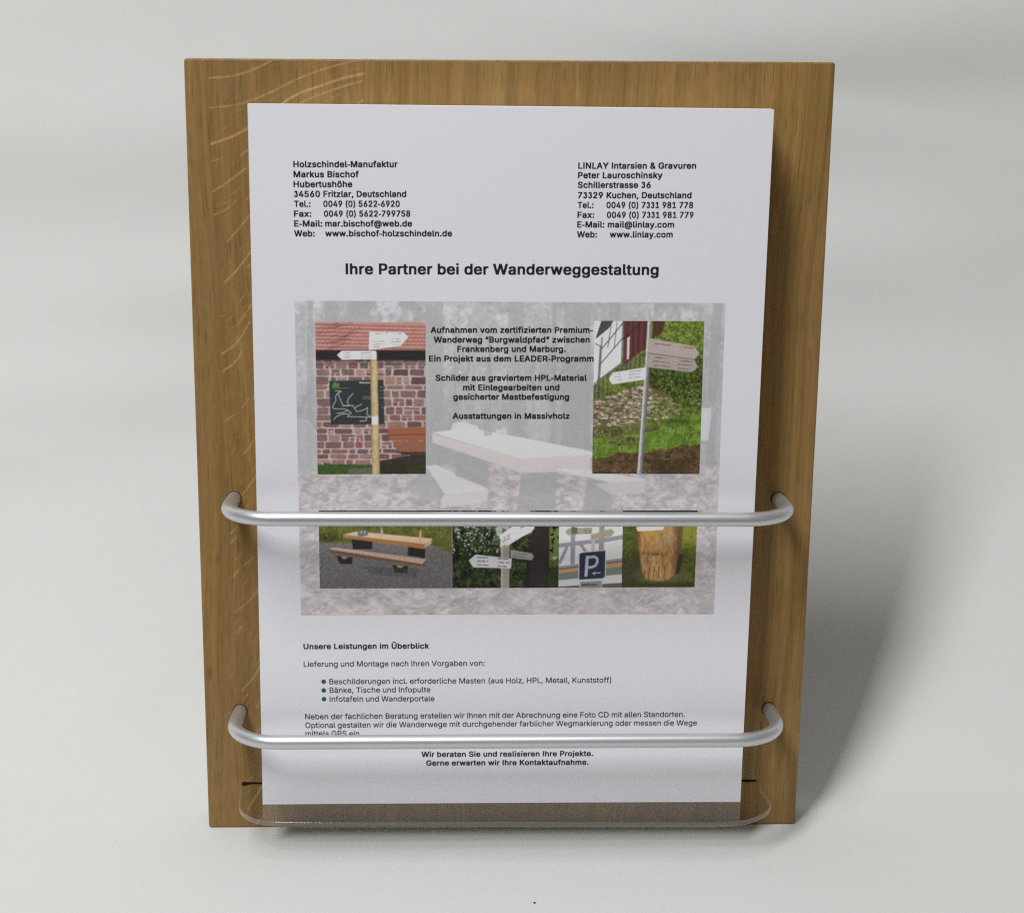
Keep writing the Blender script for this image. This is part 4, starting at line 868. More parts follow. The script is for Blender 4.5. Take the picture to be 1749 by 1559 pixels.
# faded picture of a timber table in a wood, behind the text
def pic_background():
    p = Pic([(-86.75, 219.5), (89.14, 219.6), (-86.6, 86.1), (89.3, 86.5)], (503, 515, 1239, 1049), 0.36, 3)
    n1, n2, n3 = p.noise(60, 4), p.noise(10, 3, k=2), p.noise(4, 2, k=3)
    p.im = lerp((164, 163, 166), (186, 185, 188), np.clip((n1 - .25) / .5, 0, 1))
    p.im += (n2[..., None] - .5) * 14 + (n3[..., None] - .5) * 12
    # bright sky patches between the crowns
    sky = np.clip((p.noise(26, 4, k=5) - .56) / .1, 0, 1) * np.clip((640 - p.Y) / 120, 0, 1)
    p.put(sky, (206, 206, 215), .8)
    for q in range(70):                                   # thin stems and low branches, light against dark and dark against light
        x = p.rng.uniform(505, 1236); y0 = p.rng.uniform(515, 600)
        p.line([(x, y0), (x + p.rng.uniform(-6, 6), y0 + p.rng.uniform(80, 200))], p.rng.uniform(1.5, 5), (158, 157, 159) if p.rng.random() < .6 else (190, 189, 192), p.rng.uniform(.3, .65))
    p.strokes(1700, (503, 515, 1239, 700), (3, 9), (1.2, 3), [(154, 153, 156), (194, 193, 197), (176, 175, 178)], a=(.2, .55))
    p.strokes(900, (503, 515, 1239, 640), (2, 7), (1.5, 3.5), [(206, 206, 216), (160, 159, 162), (198, 198, 206)], a=(.25, .6))
    p.strokes(500, (503, 640, 1239, 785), (3, 14), (1, 2.2), [(162, 161, 163), (196, 195, 198)], (1.0, 2.2), a=(.2, .5))
    # trunks
    for x, w, c in ((565, 22, 168), (612, 40, 170), (690, 14, 172), (740, 30, 172), (880, 26, 172), (985, 46, 168), (1050, 20, 170), (1150, 26, 168), (1226, 16, 164), (1120, 8, 166), (945, 8, 166), (530, 10, 166)):
        p.line([(x, 510), (x + p.rng.uniform(-8, 8), 790)], w, (c - 6, c - 7, c - 6), .6)
    for _ in range(46):
        x, y = p.rng.uniform(503, 1239), p.rng.uniform(515, 760)
        p.line([(x, y), (x + p.rng.uniform(-50, 50), y + p.rng.uniform(10, 60))], p.rng.uniform(.8, 2.2), (200, 200, 204) if p.rng.random() < .5 else (160, 159, 162), .45)
    p.poly([(1200, 690), (1222, 690), (1218, 745), (1202, 745)], (200, 202, 214), .8)
    # leaf-strewn ground
    g = np.clip((p.Y - 785 - 14 * (p.noise(90, 2, k=6) - .5)) / 14, 0, 1)
    lv = p.noise(7, 3, .7, k=8, asp=1.6); lv2 = p.noise(22, 3, .6, k=9, asp=2.0)
    gc = lerp((168, 160, 164), (203, 195, 199), np.clip((lv - .3) / .42, 0, 1)) + (lv2[..., None] - .5) * np.array([16, 12, 13])
    big = p.noise(15, 3, .65, k=12, asp=1.7)
    gb = lerp((165, 156, 159), (199, 190, 194), np.clip((big - .28) / .45, 0, 1))
    nearw = np.clip((p.Y - 950) / 60, 0, 1)[..., None]
    gc = gc * (1 - nearw) + gb * nearw
    p.im = p.im * (1 - g[..., None]) + gc * g[..., None]
    p.strokes(3600, (503, 792, 1239, 950), (3, 8), (1, 2.2), [(207, 201, 206), (158, 149, 154), (190, 178, 184), (175, 166, 171)], (-.6, .6), (.3, .75))
    p.strokes(1500, (503, 945, 1239, 1049), (5, 15), (1.5, 4), [(205, 197, 201), (156, 147, 151), (188, 176, 181), (172, 164, 168)], (-.9, .9), (.3, .7))
    # left boulder
    p.poly([(505, 715), (520, 712), (540, 735), (548, 775), (545, 800), (505, 800)], (176, 176, 178), .6)
    p.line([(505, 712), (522, 714), (540, 738), (548, 790)], 2, (196, 195, 197), .6)
    # bench front-left
    p.poly([(690, 818), (735, 790), (800, 830), (792, 862), (700, 840)], (170, 168, 170), .7)
    p.poly([(725, 790), (744, 788), (834, 830), (834, 838), (758, 838)], (206, 205, 208), .95)
    p.poly([(758, 838), (834, 831), (832, 850), (790, 858), (762, 860), (750, 862), (752, 846)], (200, 193, 194), .95)
    # table
    for q in ([(776, 770), (832, 775), (832, 826), (776, 806)], [(892, 800), (955, 800), (952, 866), (884, 868)], [(1008, 800), (1052, 824), (1052, 866), (1000, 868)]):
        p.poly(q, (163, 163, 165), .8)
    p.poly([(736, 733), (800, 724), (1012, 764), (1020, 770), (1012, 775), (892, 778)], (208, 208, 212), .97)
    p.poly([(736, 735), (892, 777), (1012, 770), (1012, 796), (895, 802), (737, 750)], (202, 192, 193), .97)
    p.poly([(769, 732), (772, 717), (790, 714), (815, 722), (822, 734)], (210, 210, 215), .8)
    p.poly([(822, 690), (838, 692), (840, 738), (826, 738)], (166, 165, 168), .7)
    p.poly([(845, 738), (848, 727), (866, 728), (866, 740)], (206, 206, 211), .7)
    # far bench on the right
    p.poly([(956, 794), (1012, 796), (1110, 812), (1108, 824), (1078, 824), (955, 798)], (206, 205, 208), .95)
    p.poly([(1020, 820), (1108, 814), (1108, 834), (1090, 838), (1050, 838)], (196, 190, 192), .9)
    p.poly([(800, 620), (826, 580), (832, 600), (818, 690), (808, 700)], (196, 196, 204), .25)
    p.soften(); p.grain(2.6)
    p.build("background_picture", -TP - 0.05, sheet, "faded grey picture of a timber table in a wood")
pic_background()

YP = -TP - 0.11
# signpost in front of a red stone wall
def pic_wall():
    p = Pic([(-78.48, 210.81), (-33.68, 210.9), (-78.59, 147.38), (-33.69, 147.6)], (211, 217, 1026, 1339), 0.25, 4)
    n = p.noise(60, 3)
    # roof tiles in wavy rows
    roof = lerp((186, 122, 112), (208, 146, 134), p.noise(30, 4, .6, k=1))
    p.im[:] = roof
    for r in range(8):
        y = 228 + r * 27
        off = (r % 2) * 16
        pts = [(200 + off + q * 8, y + 5 * abs(math.sin((q * 8) * math.pi / 32)) + .02 * q * 8) for q in range(106)]
        p.line(pts, 5, (112, 62, 58), .8)
        p.line([(x, yy + 7) for x, yy in pts], 7, (164, 100, 92), .45)
    for _ in range(16):                                   # bare twigs over the roof
        x, y = p.rng.uniform(210, 420), p.rng.uniform(225, 400)
        p.line([(x - 30, y + p.rng.uniform(-10, 40)), (x + 40, y), (x + p.rng.uniform(60, 170), y - p.rng.uniform(5, 60))], 3.5, (92, 52, 46), .6)
    # stone wall
    wall = (p.Y > 470).astype(float)
    mort = lerp((168, 146, 142), (196, 176, 170), p.noise(25, 3, k=2))
    p.im = p.im * (1 - wall[..., None]) + mort * wall[..., None]
    y = 470
    pal = [(134, 92, 92), (146, 104, 98), (116, 84, 86), (128, 102, 92), (142, 84, 80), (108, 76, 78), (154, 118, 110), (134, 98, 104), (138, 110, 96), (122, 90, 96)]
    def stone(x, y, w, h):
        j = lambda a=6: p.rng.uniform(-a, a)
        c = np.array(pal[p.rng.integers(len(pal))]) * p.rng.uniform(.86, 1.12)
        k = min(9, h * .25)
        m = [(x + 3 + j(3), y + k + j(3)), (x + k + 3, y + 3 + j(3)), (x + w * .5, y + 3 + j(4)), (x + w - k, y + 4 + j(3)), (x + w - 3 + j(3), y + k + j(3)), (x + w - 3 + j(3), y + h - k + j(3)), (x + w - k - 2, y + h - 3 + j(3)), (x + w * .5, y + h - 3 + j(4)), (x + k, y + h - 4 + j(3)), (x + 3 + j(3), y + h - k)]
        p.poly(m, c, .96)
        p.line(m[6:9], 4, c * .62, .55); p.line(m[1:4], 3, np.minimum(c * 1.22, 210), .4)
        for _ in range(int(w * h / 260)):
            p.line([(x + p.rng.uniform(6, max(7, w - 6)), y + p.rng.uniform(6, max(7, h - 6)))] * 2, p.rng.uniform(4, 9), c * p.rng.uniform(.78, 1.2), .5)
    while y < 1262:
        h = p.rng.uniform(34, 58); x = 200 + p.rng.uniform(-60, 0)
        while x < 1026:
            w = p.rng.uniform(42, 140)
            if p.rng.random() < .22 and h > 40:
                q = p.rng.uniform(.4, .6); stone(x, y, w, h * q); w2 = w * p.rng.uniform(.4, .6); stone(x, y + h * q, w2, h * (1 - q)); stone(x + w2 + 4, y + h * q, w - w2 - 4, h * (1 - q))
            else: stone(x, y, w, h)
            x += w + p.rng.uniform(4, 10)
        y += h + p.rng.uniform(1, 6)
    p.im += ((p.noise(9, 2, k=4) - .5) * 26 * wall)[..., None]
    p.put(np.clip((540 - p.Y) / 70, 0, 1) * wall, (58, 48, 46), .8)
    p.rect(200, 418, 1030, 492, (44, 40, 40)); p.rect(200, 416, 1030, 424, (96, 62, 58), .7)
    # ground
    gr = np.clip((p.Y - 1258 + 16 * (p.noise(40, 2, k=5) - .5)) / 12, 0, 1)
    p.im = p.im * (1 - gr[..., None]) + lerp((40, 70, 24), (78, 112, 44), p.noise(14, 3, k=6)) * gr[..., None]
    p.poly([(440, 1300), (620, 1292), (620, 1345), (430, 1345)], (112, 96, 92), .8)
    p.poly([(680, 1240), (1030, 1180), (1030, 1345), (680, 1345)], (50, 44, 40), .9)
    p.poly([(860, 1290), (1030, 1262), (1030, 1345), (900, 1345)], (62, 62, 30), .8)
    # map panel
    p.poly([(308, 645), (712, 637), (715, 965), (315, 968)], (50, 56, 57))
    p.poly([(330, 690), (332, 664), (352, 650), (366, 668), (380, 656), (384, 690)], (76, 142, 60))
    p.line([(331, 698), (460, 697)], 3, (168, 172, 172), .7)
    W_ = (214, 216, 216)
    for q in ([(352, 716), (398, 722), (372, 734), (392, 790), (408, 828), (452, 826), (440, 800), (452, 770), (486, 736)], [(372, 734), (352, 760), (356, 790), (330, 830), (336, 850), (420, 852), (444, 862)],
              [(408, 828), (480, 826), (510, 872), (560, 860), (592, 842), (586, 890), (610, 908)], [(500, 840), (546, 816)], [(444, 862), (470, 880), (440, 908), (520, 910), (580, 914), (620, 908)],
              [(360, 884), (410, 878), (444, 862)], [(340, 928), (358, 908), (400, 890), (450, 888)], [(532, 944), (580, 938), (584, 912)]):
        p.line(q, 5, W_, .9)
    for yy in (690, 714, 738, 770, 822, 840): p.scribble(684, 706, yy, (170, 172, 172), 6, .3)
    p.scribble(556, 612, 762, (170, 172, 172), 6, .2); p.scribble(556, 612, 776, (170, 172, 172), 6, .2)
    # bench
    p.poly([(735, 994), (1030, 988), (1030, 1086), (762, 1090)], (160, 90, 60)); p.line([(740, 1046), (1030, 1040)], 5, (104, 52, 36))
    p.poly([(775, 1094), (1030, 1090), (1030, 1172), (812, 1168)], (150, 92, 70)); p.poly([(812, 1170), (1030, 1174), (1030, 1200), (850, 1196)], (80, 54, 42))
    # post and its finger boards
    sh = np.clip(np.abs((p.X - 648) / 34), 0, 1)
    m = p.poly([(612, 430), (664, 430), (682, 1345), (622, 1345)])
    p.im = p.im * (1 - m[..., None]) + lerp((198, 172, 120), (134, 108, 68), sh ** 2) * m[..., None]
    p.im += ((p.noise(30, 3, k=9) - .5) * 40 * m)[..., None]
    p.poly([(622, 908), (668, 906), (670, 968), (624, 970)], (222, 222, 222))
    p.poly([(610, 284), (866, 290), (897, 322), (842, 386), (604, 420)], (222, 222, 228))
    for yy, a, b in ((300, 655, 750), (303, 790, 855), (358, 630, 720), (378, 640, 720), (396, 640, 690), (340, 780, 830), (360, 770, 840), (378, 790, 830)): p.scribble(a, b, yy, (92, 92, 104), 8, .15, slope=-.06)
    p.poly([(368, 456), (402, 424), (658, 424), (660, 486), (404, 490)], (218, 220, 226))
    for yy in (438, 456, 473): p.scribble(415, 465, yy, (92, 92, 104), 7, .2); p.scribble(545, 625, yy, (92, 92, 104), 7, .2)
    p.soften(); p.grain(4)
    o = p.build("printed_photo", YP, sheet, "photo of signpost and map panel by a red stone wall")
    text_meshes("panel_lettering", [("Wander", -61.0, -56.3, 185.55, 185.6)], 1.15, True, M_WHITEINK, o, YP - 0.05)
pic_wall()

# signpost below a half-timbered house and bushes
def pic_garden():
    p = Pic([(35.48, 211.96), (80.66, 212.1), (35.87, 147.88), (80.94, 147.9)], (664, 208, 1465, 1338), 0.25, 5)
    fine, mid, big = p.noise(9, 3, .6, k=1), p.noise(28, 3, .6, k=2), p.noise(90, 3, k=3)
    leaf = lerp((44, 66, 16), (138, 160, 52), np.clip((fine * .5 + mid * .35 + big * .35 - .38) / .45, 0, 1))
    p.im[:] = leaf
    p.put((p.X > 1060) * np.clip((p.Y - 330) / 200, 0, 1) * np.clip((900 - p.Y) / 100, 0, 1), (38, 52, 16), .8)
    G = [(150, 166, 58), (118, 140, 46), (88, 112, 36), (62, 86, 28), (40, 58, 18)]
    p.strokes(1500, (1060, 205, 1470, 470), (8, 22), (5, 11), G[:4], a=(.5, .9))
    p.strokes(1300, (1060, 430, 1470, 860), (8, 20), (5, 10), G[1:] + [(30, 42, 14)], a=(.4, .85), where=lambda x, y: y < 800 + (x - 1060) * .2)
    p.strokes(260, (1090, 520, 1460, 800), (8, 18), (4, 8), G[:2], a=(.4, .8))
    for _ in range(40): 
        x, y = p.rng.uniform(1100, 1440), p.rng.uniform(600, 840); p.line([(x, y), (x + p.rng.uniform(-40, 40), y + p.rng.uniform(20, 70))], 4, (58, 44, 26), .6)
    # pale gable, sky and timber
    p.poly([(660, 200), (880, 200), (872, 520), (690, 650), (660, 690)], (214, 218, 226))
    p.poly([(715, 205), (805, 205), (770, 262), (680, 336), (676, 330)], (74, 70, 74))
    for q, w in (([(722, 330), (706, 650)], 10), ([(722, 410), (870, 225)], 9), ([(706, 530), (875, 330)], 9), ([(690, 650), (872, 510)], 9), ([(790, 210), (765, 400)], 7), ([(830, 210), (812, 400)], 6), ([(872, 208), (868, 520)], 9), ([(672, 375), (710, 390), (698, 640)], 8)):
        p.line(q, w, (92, 88, 96), .9)
    m = p.poly([(876, 205), (1052, 205), (1040, 400), (960, 470), (880, 545)])
    p.put(m, (104, 52, 50)); p.put(m * (np.sin(p.X / 6.5) > .2), (70, 38, 38), .6)
    p.line([(876, 340), (1010, 215)], 9, (60, 40, 42)); p.poly([(905, 330), (925, 322), (922, 480), (905, 495)], (206, 202, 206))
    p.poly([(1090, 205), (1180, 205), (1160, 300), (1090, 330)], (78, 40, 40), .85)
    # paling fence
    for k in range(22):
        x = 672 + k * 16.5; top = 660 - k * 11
        p.line([(x, top + p.rng.uniform(-8, 8)), (x - 4, top + 150 - k * 1.5)], 7, (122, 112, 108) if k % 2 else (86, 78, 72), .85)
    # dry-stone wall on the bank
    bank = p.poly([(655, 800), (800, 745), (1040, 665), (1240, 760), (1300, 860), (1160, 910), (900, 985), (655, 1010)])
    p.put(bank, (104, 88, 62), .9)
    inb = lambda x, y: (800 - (x - 655) * .34) < y < 1010 - max(0, x - 660) * .14 and y > 690 + max(0, x - 1060) * .55
    for _ in range(620):
        x, y = p.rng.uniform(660, 1300), p.rng.uniform(680, 1005)
        if not inb(x, y): continue
        w, h = p.rng.uniform(9, 26), p.rng.uniform(6, 12)
        c = np.array([(196, 182, 156), (172, 152, 126), (150, 128, 104), (186, 166, 146), (160, 146, 120)][p.rng.integers(5)]) * p.rng.uniform(.85, 1.1)
        p.line([(x - w, y + h), (x, y + h * 1.2), (x + w, y + h)], 6, (66, 50, 34), .75)
        p.poly([(x - w, y + 2), (x - w * .4, y - h), (x + w * .5, y - h * .9), (x + w, y), (x + w * .6, y + h), (x - w * .6, y + h)], c, .92)
    p.strokes(320, (660, 690, 1300, 1000), (8, 20), (4, 8), [(128, 142, 52), (96, 116, 40), (112, 104, 60)], (-2.4, -.7), a=(.4, .85), where=lambda x, y: inb(x, y) and p.rng.random() < .55)
    p.strokes(420, (1090, 780, 1465, 930), (8, 20), (5, 9), [(104, 128, 40), (72, 98, 30), (150, 160, 70), (52, 70, 22)], a=(.5, .9))
    # grass slope, low wall, earth bank
    g = np.clip((p.Y - (1010 - (p.X - 660) * .16) - 30 * (mid - .5)) / 10, 0, 1)
    p.im = p.im * (1 - g[..., None]) + lerp((64, 96, 22), (128, 160, 44), np.clip((fine + mid - .6) / .8, 0, 1)) * g[..., None]
    for q in ([(660, 1010), (1000, 975), (1170, 965), (1160, 1010), (900, 1050), (660, 1075)], [(770, 1080), (900, 1060), (1000, 1065), (990, 1125), (800, 1130)]):
        m = p.poly(q); p.put(m, (106, 92, 60), .8); p.put(m * np.clip((mid - .5) / .1, 0, 1), (62, 54, 34), .7)
    p.put(np.clip(1 - np.hypot((p.X - 1290) / 190, (p.Y - 950) / 34), 0, 1) * (mid > .3), (44, 58, 16), .8)
    p.strokes(900, (660, 960, 1470, 1200), (8, 22), (3, 6), [(136, 170, 50), (96, 132, 34), (70, 102, 26), (150, 176, 78)], (-2.2, -.9), a=(.4, .85), where=lambda x, y: y > 1020 - (x - 660) * .13)
    p.put(np.clip(1 - np.hypot((p.X - 1228) / 30, (p.Y - 1015) / 24), 0, 1) * (fine > .5), (206, 214, 214), .95)
    e = np.clip((p.Y - (1215 - (p.X - 660) * .13) - 60 * (big - .5)) / 8, 0, 1) * (p.Y > 1080)
    p.im = p.im * (1 - e[..., None]) + lerp((52, 38, 22), (128, 98, 58), np.clip((mid * .6 + fine * .5 - .25) / .6, 0, 1)) * e[..., None]
    p.strokes(420, (660, 1180, 1470, 1338), (8, 30), (4, 9), [(140, 110, 70), (72, 52, 32), (48, 34, 20), (108, 82, 48)], (-.6, .6), a=(.35, .75), where=lambda x, y: y > 1245 - (x - 660) * .13)
    p.poly([(1100, 1240), (1390, 1215), (1400, 1345), (1100, 1345)], (64, 48, 30), .5)
    # steel post and finger boards
    m = p.poly([(1052, 208), (1078, 208), (1076, 560), (1040, 1345), (998, 1345), (1040, 560)])
    p.put(m, (132, 132, 136)); mid_x = 1062 - (p.Y - 400) * .046
    p.put(m * (np.abs(p.X - mid_x + 10) < 7), (196, 196, 202), .9); p.put(m * (p.X - mid_x > 10), (92, 88, 88), .8)
    p.poly([(1056, 330), (1398, 390), (1436, 440), (1402, 488), (1060, 438)], (172, 156, 152)); p.poly([(1060, 442), (1400, 488), (1430, 540), (1388, 580), (1058, 545)], (164, 148, 144))
    p.line([(1060, 440), (1405, 488)], 4, (92, 82, 80))
    for a, b, yy in ((1110, 1230, 372), (1295, 1385, 395), (1104, 1180, 470), (1300, 1385, 496), (1100, 1215, 500), (1285, 1380, 522), (1100, 1225, 530), (1285, 1375, 552)): p.scribble(a, b, yy, (76, 66, 66), 10, .15, slope=.1)
    p.poly([(776, 630), (806, 584), (1046, 545), (1044, 636), (800, 672)], (212, 212, 214))
    for k, yy in enumerate((592, 614, 638)): p.scribble(822, 870, yy + 4, (112, 112, 114), 8, .2, slope=-.12); p.scribble(925, 1010, yy - 14, (112, 112, 114), 8, .15, slope=-.12)
    p.soften(); p.grain(5)
    p.build("printed_photo", YP, sheet, "photo of a finger post beside bushes and a half timbered house")
pic_garden()

# table and bench on gravel
def pic_table():
    p = Pic([(-78.49, 131.76), (-22.78, 131.84), (-78.48, 97.93), (-22.75, 97.98)], (240, 226, 1232, 806), 0.26, 6)
    fine, mid, big = p.noise(7, 3, .65, k=1), p.noise(40, 3, k=2), p.noise(120, 2, k=3)
    p.im[:] = lerp((98, 96, 100), (132, 128, 130), fine)
    p.put(np.clip((p.Y - 560) / 220, 0, 1), (78, 76, 80), .55)
    p.im += ((fine - .5) * 34)[..., None]
    g = np.clip((470 - p.Y + 26 * (mid - .5) - np.clip((p.X - 1040) / 200, 0, 1) * -90) / 14, 0, 1)
    p.im = p.im * (1 - g[..., None]) + lerp((56, 66, 22), (128, 124, 42), np.clip(mid * .7 + fine * .4, 0, 1)) * g[..., None]
    p.put(np.clip(1 - np.hypot((p.X - 300) / 120, (p.Y - 425) / 50), 0, 1), (38, 50, 20), .9)
    p.put(np.clip((300 - p.Y) / 60, 0, 1), (44, 42, 30), .6)
    p.poly([(1060, 490), (1232, 570), (1232, 620), (1100, 560)], (122, 104, 96), .7)
    p.rect(235, 220, 1240, 233, (34, 32, 34))
    for q in ([(484, 440), (636, 450), (636, 512), (490, 512)], [(905, 490), (1032, 498), (1030, 580), (900, 560)]): p.poly(q, (42, 40, 36))
    p.poly([(640, 480), (905, 510), (900, 560), (640, 520)], (118, 110, 104), .6)
    p.poly([(418, 404), (520, 380), (1084, 434), (1082, 448), (1030, 476)], (206, 176, 140)); p.poly([(418, 406), (1030, 474), (1084, 440), (1078, 470), (1022, 512), (424, 426)], (170, 112, 56))
    p.poly([(1030, 476), (1084, 438), (1078, 470), (1024, 508)], (196, 158, 110))
    p.poly([(312, 512), (350, 498), (1038, 588), (1032, 606), (1010, 626)], (196, 168, 148)); p.poly([(312, 514), (1010, 624), (1034, 596), (1030, 650), (992, 640), (320, 540)], (124, 84, 60))
    for x, y in ((430, 572), (845, 640)):
        p.poly([(x - 60, y - 10), (x + 60, y), (x + 52, y + 54), (x - 40, y + 48)], (52, 44, 38)); p.poly([(x - 30, y - 8), (x + 26, y - 2), (x + 6, y + 14), (x - 18, y + 10)], (178, 144, 104))
    p.poly([(560, 640), (990, 660), (960, 730), (640, 700)], (58, 56, 58), .35)
    p.poly([(526, 412), (532, 374), (600, 372), (606, 408), (560, 418)], (108, 106, 118)); p.line([(556, 378), (556, 394)], 5, (206, 206, 216)); p.line([(580, 378), (580, 394)], 5, (206, 206, 216))
    p.poly([(696, 416), (700, 372), (706, 346), (714, 346), (718, 372), (720, 420)], (176, 164, 146), .9); p.poly([(984, 460), (988, 410), (994, 372), (1000, 372), (1004, 410), (1006, 462)], (204, 160, 96), .95)
    p.line([(997, 372), (997, 400)], 5, (214, 206, 190))
    p.strokes(700, (240, 240, 1232, 470), (8, 24), (4, 9), [(120, 120, 40), (74, 84, 28), (44, 54, 20), (138, 130, 58)], (-2.3, -.8), a=(.3, .7), where=lambda x, y: y < 440 and not (400 < x < 1095 and y > 370))
    p.strokes(1800, (240, 480, 1232, 800), (3, 8), (3, 6), [(140, 136, 138), (64, 62, 66), (104, 100, 104)], a=(.2, .5), where=lambda x, y: y > 660 or x < 300 or x > 1060)
    p.soften(); p.grain(5)
    p.build("printed_photo", YP, sheet, "photo of a timber table and bench on gravel")
pic_table()

# pale finger boards against dark foliage (coordinates: tenths of the page picture)
def pic_foliage():
    p = Pic([(-22.6, 131.85), (22.3, 131.9), (-22.6, 98.0), (22.55, 98.2)], (772, 871.5, 954.5, 1003.5), 0.25, 7)
    fine, mid = p.noise(3, 3, .65, k=1), p.noise(9, 3, .6, k=2)
    p.im[:] = lerp((16, 22, 12), (74, 92, 46), np.clip((fine * .6 + mid * .6 - .42) / .42, 0, 1))
    p.put(np.clip((940 - p.Y) / 60, 0, 1) * np.clip((880 - p.X) / 60, 0, 1) * np.clip((fine * .5 + mid * .5 - .56) / .06, 0, 1), (206, 212, 218), .9)
    p.strokes(900, (772, 871, 900, 1003), (1.5, 4), (1, 2.2), [(18, 24, 14), (52, 68, 34), (84, 102, 54), (34, 46, 24)], a=(.4, .9))
    p.strokes(120, (772, 871, 850, 945), (1, 3), (1, 2.4), [(204, 210, 216)], a=(.5, .95))
    p.poly([(840, 868), (914, 868), (912, 900), (870, 915), (850, 925)], (206, 206, 212), .75); p.put((p.Y < 930) * np.clip((mid - .55) / .05, 0, 1) * (np.abs(p.X - 880) < 40), (66, 90, 40), .85)
    p.poly([(914, 868), (938, 868), (942, 1010), (892, 1010), (905, 930)], (40, 34, 34)); p.put((np.abs(p.X - 920) < 14) * fine, (74, 64, 62), .5)
    p.put(np.clip((p.X - 936) / 4, 0, 1) * (mid > .3), (112, 134, 54), .85); p.put(np.clip((p.X - 936) / 4, 0, 1) * np.clip((p.Y - 955) / 20, 0, 1), (36, 50, 20), .9)
    p.put(np.clip(1 - np.hypot((p.X - 948) / 7, (p.Y - 952) / 4), 0, 1), (206, 210, 214), .9)
    p.poly([(855, 930), (870, 930), (870, 1010), (856, 1010)], (150, 142, 126)); p.line([(857, 930), (857, 1005)], 3, (186, 180, 164), .8)
    p.poly([(853, 919), (866, 932), (912, 903), (914, 890), (906, 876), (852, 914)], (204, 204, 208)); p.poly([(853, 934), (856, 914), (908, 880), (915, 892), (908, 908)], (206, 206, 208))
    for k in range(3): p.scribble(858, 870, 918 + k * 3.2, (120, 70, 76), 2, .15, slope=-.5); p.scribble(888, 906, 902 + k * 3.5 - 8, (90, 84, 90), 2, .2, slope=-.5)
    p.poly([(872, 938), (908, 944), (912, 950), (908, 956), (872, 952)], (150, 150, 150)); p.scribble(876, 900, 944, (76, 76, 76), 2, .2, slope=.1); p.scribble(876, 896, 949, (76, 76, 76), 2, .2, slope=.1)
    p.poly([(800, 956), (812, 946), (874, 953), (873, 970), (808, 968)], (208, 206, 214))
    for k in range(3): p.scribble(815, 833, 951 + k * 6.5, (84, 78, 96), 3, .15, slope=.03); p.scribble(850, 868, 953 + k * 6.5, (110, 78, 92), 3, .15, slope=.05)
    p.soften(); p.grain(4)
    p.build("printed_photo", YP, sheet, "photo of pale finger boards against dark foliage")
pic_foliage()

# parking sign in front of half-timbering
def pic_parking():
    p = Pic([(22.3, 131.9), (49.23, 131.98), (22.58, 98.2), (49.5, 98.34)], (412, 220, 888, 800), 0.25, 8)
    p.im[:] = lerp((206, 206, 214), (216, 216, 222), p.noise(120, 2))
    B = (142, 140, 152)
    for q, w in (([(518, 220), (516, 610)], 34), ([(735, 220), (728, 600)], 40), ([(412, 482), (660, 452)], 32), ([(690, 452), (890, 418)], 32), ([(420, 610), (470, 500)], 24), ([(575, 470), (620, 540)], 24), ([(412, 650), (890, 590)], 26)): p.line(q, w, B)
    p.rect(412, 220, 890, 240, (74, 88, 60), .55)
    p.poly([(412, 665), (890, 605), (890, 640), (412, 690)], (190, 142, 76)); p.poly([(412, 690), (890, 640), (890, 700), (412, 745)], (112, 118, 112)); p.poly([(412, 655), (890, 596), (890, 606), (412, 665)], (92, 88, 96))
    p.poly([(412, 745), (890, 700), (890, 770), (412, 795)], (190, 190, 190)); p.poly([(412, 792), (890, 765), (890, 805), (412, 805)], (96, 82, 80))
    p.rect(655, 400, 682, 530, (176, 176, 180))
    p.poly([(458, 380), (480, 355), (660, 345), (660, 392), (480, 404)], (160, 150, 134)); p.rect(505, 345, 550, 395, (84, 106, 54), .9)
    p.poly([(648, 400), (800, 355), (828, 380), (806, 412), (650, 440)], (158, 150, 124))
    p.scribble(600, 650, 370, (96, 90, 80), 9, .2); p.scribble(600, 650, 388, (96, 90, 80), 9, .2)
    p.poly([(560, 548), (580, 530), (766, 514), (768, 720), (748, 736), (560, 746)], (188, 192, 204)); p.poly([(566, 550), (582, 537), (760, 521), (761, 716), (745, 730), (566, 740)], (40, 48, 74))
    L = (172, 176, 184)
    p.poly([(614, 560), (637, 557), (629, 715), (606, 718)], L)
    p.line([(636, 570), (680, 566), (700, 580), (702, 606), (688, 634), (660, 646), (628, 648)], 19, L)
    p.line([(668, 692), (724, 688)], 8, L); p.line([(684, 682), (668, 692), (686, 702)], 6, L)
    p.poly([(570, 755), (742, 745), (740, 805), (570, 805)], (176, 176, 176)); p.poly([(576, 760), (736, 750), (734, 805), (576, 805)], (128, 126, 126)); p.scribble(590, 712, 780, (56, 56, 58), 17, .1)
    p.soften(); p.grain(4)
    p.build("printed_photo", YP, sheet, "photo of a blue parking sign before half timbering")
pic_parking()

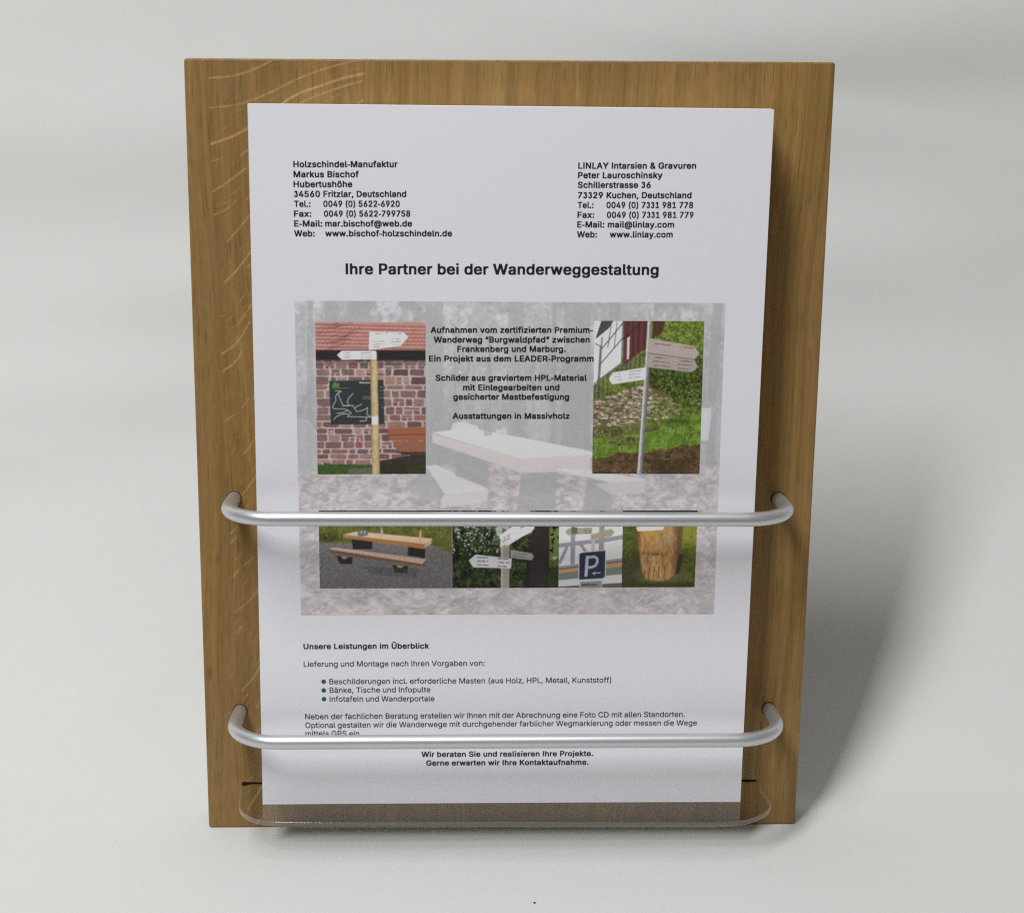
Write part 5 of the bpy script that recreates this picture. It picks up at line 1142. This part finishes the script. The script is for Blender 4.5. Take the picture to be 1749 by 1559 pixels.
# carved tree stump
def pic_stump():
    p = Pic([(49.23, 131.98), (80.75, 132.15), (49.5, 98.34), (80.61, 98.5)], (886, 220, 1445, 796), 0.25, 9)
    fine, mid = p.noise(10, 3, .6, k=1), p.noise(40, 3, k=2)
    p.im[:] = lerp((50, 62, 18), (110, 124, 40), np.clip(fine * .5 + mid * .6 - .1, 0, 1))
    p.put(np.clip((p.X - 1290) / 60, 0, 1) * np.clip((560 - p.Y) / 120, 0, 1), (158, 156, 44), .75)
    p.put(np.clip((p.Y - 500) / 100, 0, 1) * np.clip((1060 - p.X) / 60, 0, 1), (70, 62, 48), .8)
    p.put(np.clip(1 - np.hypot((p.X - 1190) / 230, (p.Y - 700) / 90), 0, 1) ** .6, (108, 94, 72), .8)
    p.rect(880, 215, 1450, 240, (52, 40, 32))
    p.poly([(1250, 540), (1350, 545), (1330, 690), (1250, 710)], (58, 46, 34), .9)
    m = p.poly([(978, 340), (1338, 330), (1334, 470), (1312, 580), (1290, 700), (1240, 738), (1160, 748), (1075, 738), (1040, 680), (1018, 560), (990, 470)])
    st = lerp((150, 96, 40), (206, 160, 94), np.clip(p.noise(46, 3, .6, k=4, asp=.45), 0, 1))
    p.im = p.im * (1 - m[..., None]) + st * m[..., None]
    p.put(m * np.clip(1 - np.hypot((p.X - 1090) / 90, (p.Y - 440) / 90), 0, 1), (206, 148, 62), .9)
    p.put(m * np.clip(1 - np.hypot((p.X - 1230) / 90, (p.Y - 430) / 110), 0, 1), (160, 140, 106), .9)
    p.put(m * np.clip(1 - np.abs(p.Y - 545 - (p.X - 1100) * .1) / 22, 0, 1) * (p.X < 1200), (96, 56, 24), .6)
    p.put(m * np.clip((p.X - 1250) / 60, 0, 1), (92, 64, 40), .8); p.put(m * np.clip((1036 - p.X) / 40, 0, 1), (84, 58, 36), .8)
    p.poly([(1110, 560), (1180, 550), (1190, 740), (1110, 740)], (214, 180, 126), .5)
    p.strokes(500, (985, 370, 1325, 735), (14, 50), (3, 8), [(210, 164, 96), (150, 96, 42), (178, 126, 60), (110, 68, 32), (196, 172, 132)], (1.2, 1.9), a=(.2, .55), where=lambda x, y: abs(x - 1155) < 150 - max(0, y - 420) * .17)
    p.strokes(700, (886, 240, 1445, 796), (5, 14), (4, 8), [(130, 138, 44), (84, 98, 30), (52, 64, 22), (150, 146, 60)], a=(.3, .7), where=lambda x, y: (x < 960 or x > 1350) and y < 640)
    for x in (1095, 1135, 1170, 1215): p.line([(x, 640), (x - 8, 735)], 9, (92, 58, 30), .6)
    p.poly([(985, 345), (1060, 325), (1200, 335), (1190, 365), (1000, 375)], (222, 212, 200))
    p.put(np.clip((p.Y - 745) / 30, 0, 1), (56, 60, 24), .85)
    p.soften(); p.grain(5)
    p.build("printed_photo", YP, sheet, "photo of a carved orange tree stump")
pic_stump()

# ------------------------------------------------------------------ specks on the cloth
def crumb(x, y, r, label, seed):
    bm = bmesh.new(); bmesh.ops.create_icosphere(bm, subdivisions=2, radius=r * MM)
    rg = np.random.default_rng(seed)
    for v in bm.verts: v.co *= rg.uniform(.7, 1.2); v.co.z *= .6
    me = bpy.data.meshes.new("crumb"); bm.to_mesh(me); bm.free(); me.materials.append(M_CRUMB)
    o = bpy.data.objects.new("crumb", me); COL.objects.link(o)
    o.location = (x * MM, y * MM, r * .45 * MM)
    tag(o, label, "crumb")
crumb(11.5, -71, .5, "tiny dark crumb on the white cloth in front of the shelf", 1)

# the front page is not dead flat: its sides and top corners stand a little off the pile
for o in [sheet] + list(sheet.children_recursive):
    n = len(o.data.vertices)
    co = np.empty(n * 3); o.data.vertices.foreach_get("co", co); co = co.reshape(-1, 3)
    u = co[:, 0] / MM / 105.0; w = np.clip((co[:, 2] / MM - Z0) / 297.0, 0, 1)
    co[:, 1] -= (0.9 * w ** 2 * u ** 2 + 0.35 * np.abs(u) ** 3 + 0.25 * (1 - np.cos(w * 9.0)) * 0.5 * (0.4 + 0.6 * u)) * MM
    o.data.vertices.foreach_set("co", co.reshape(-1)); o.data.update()
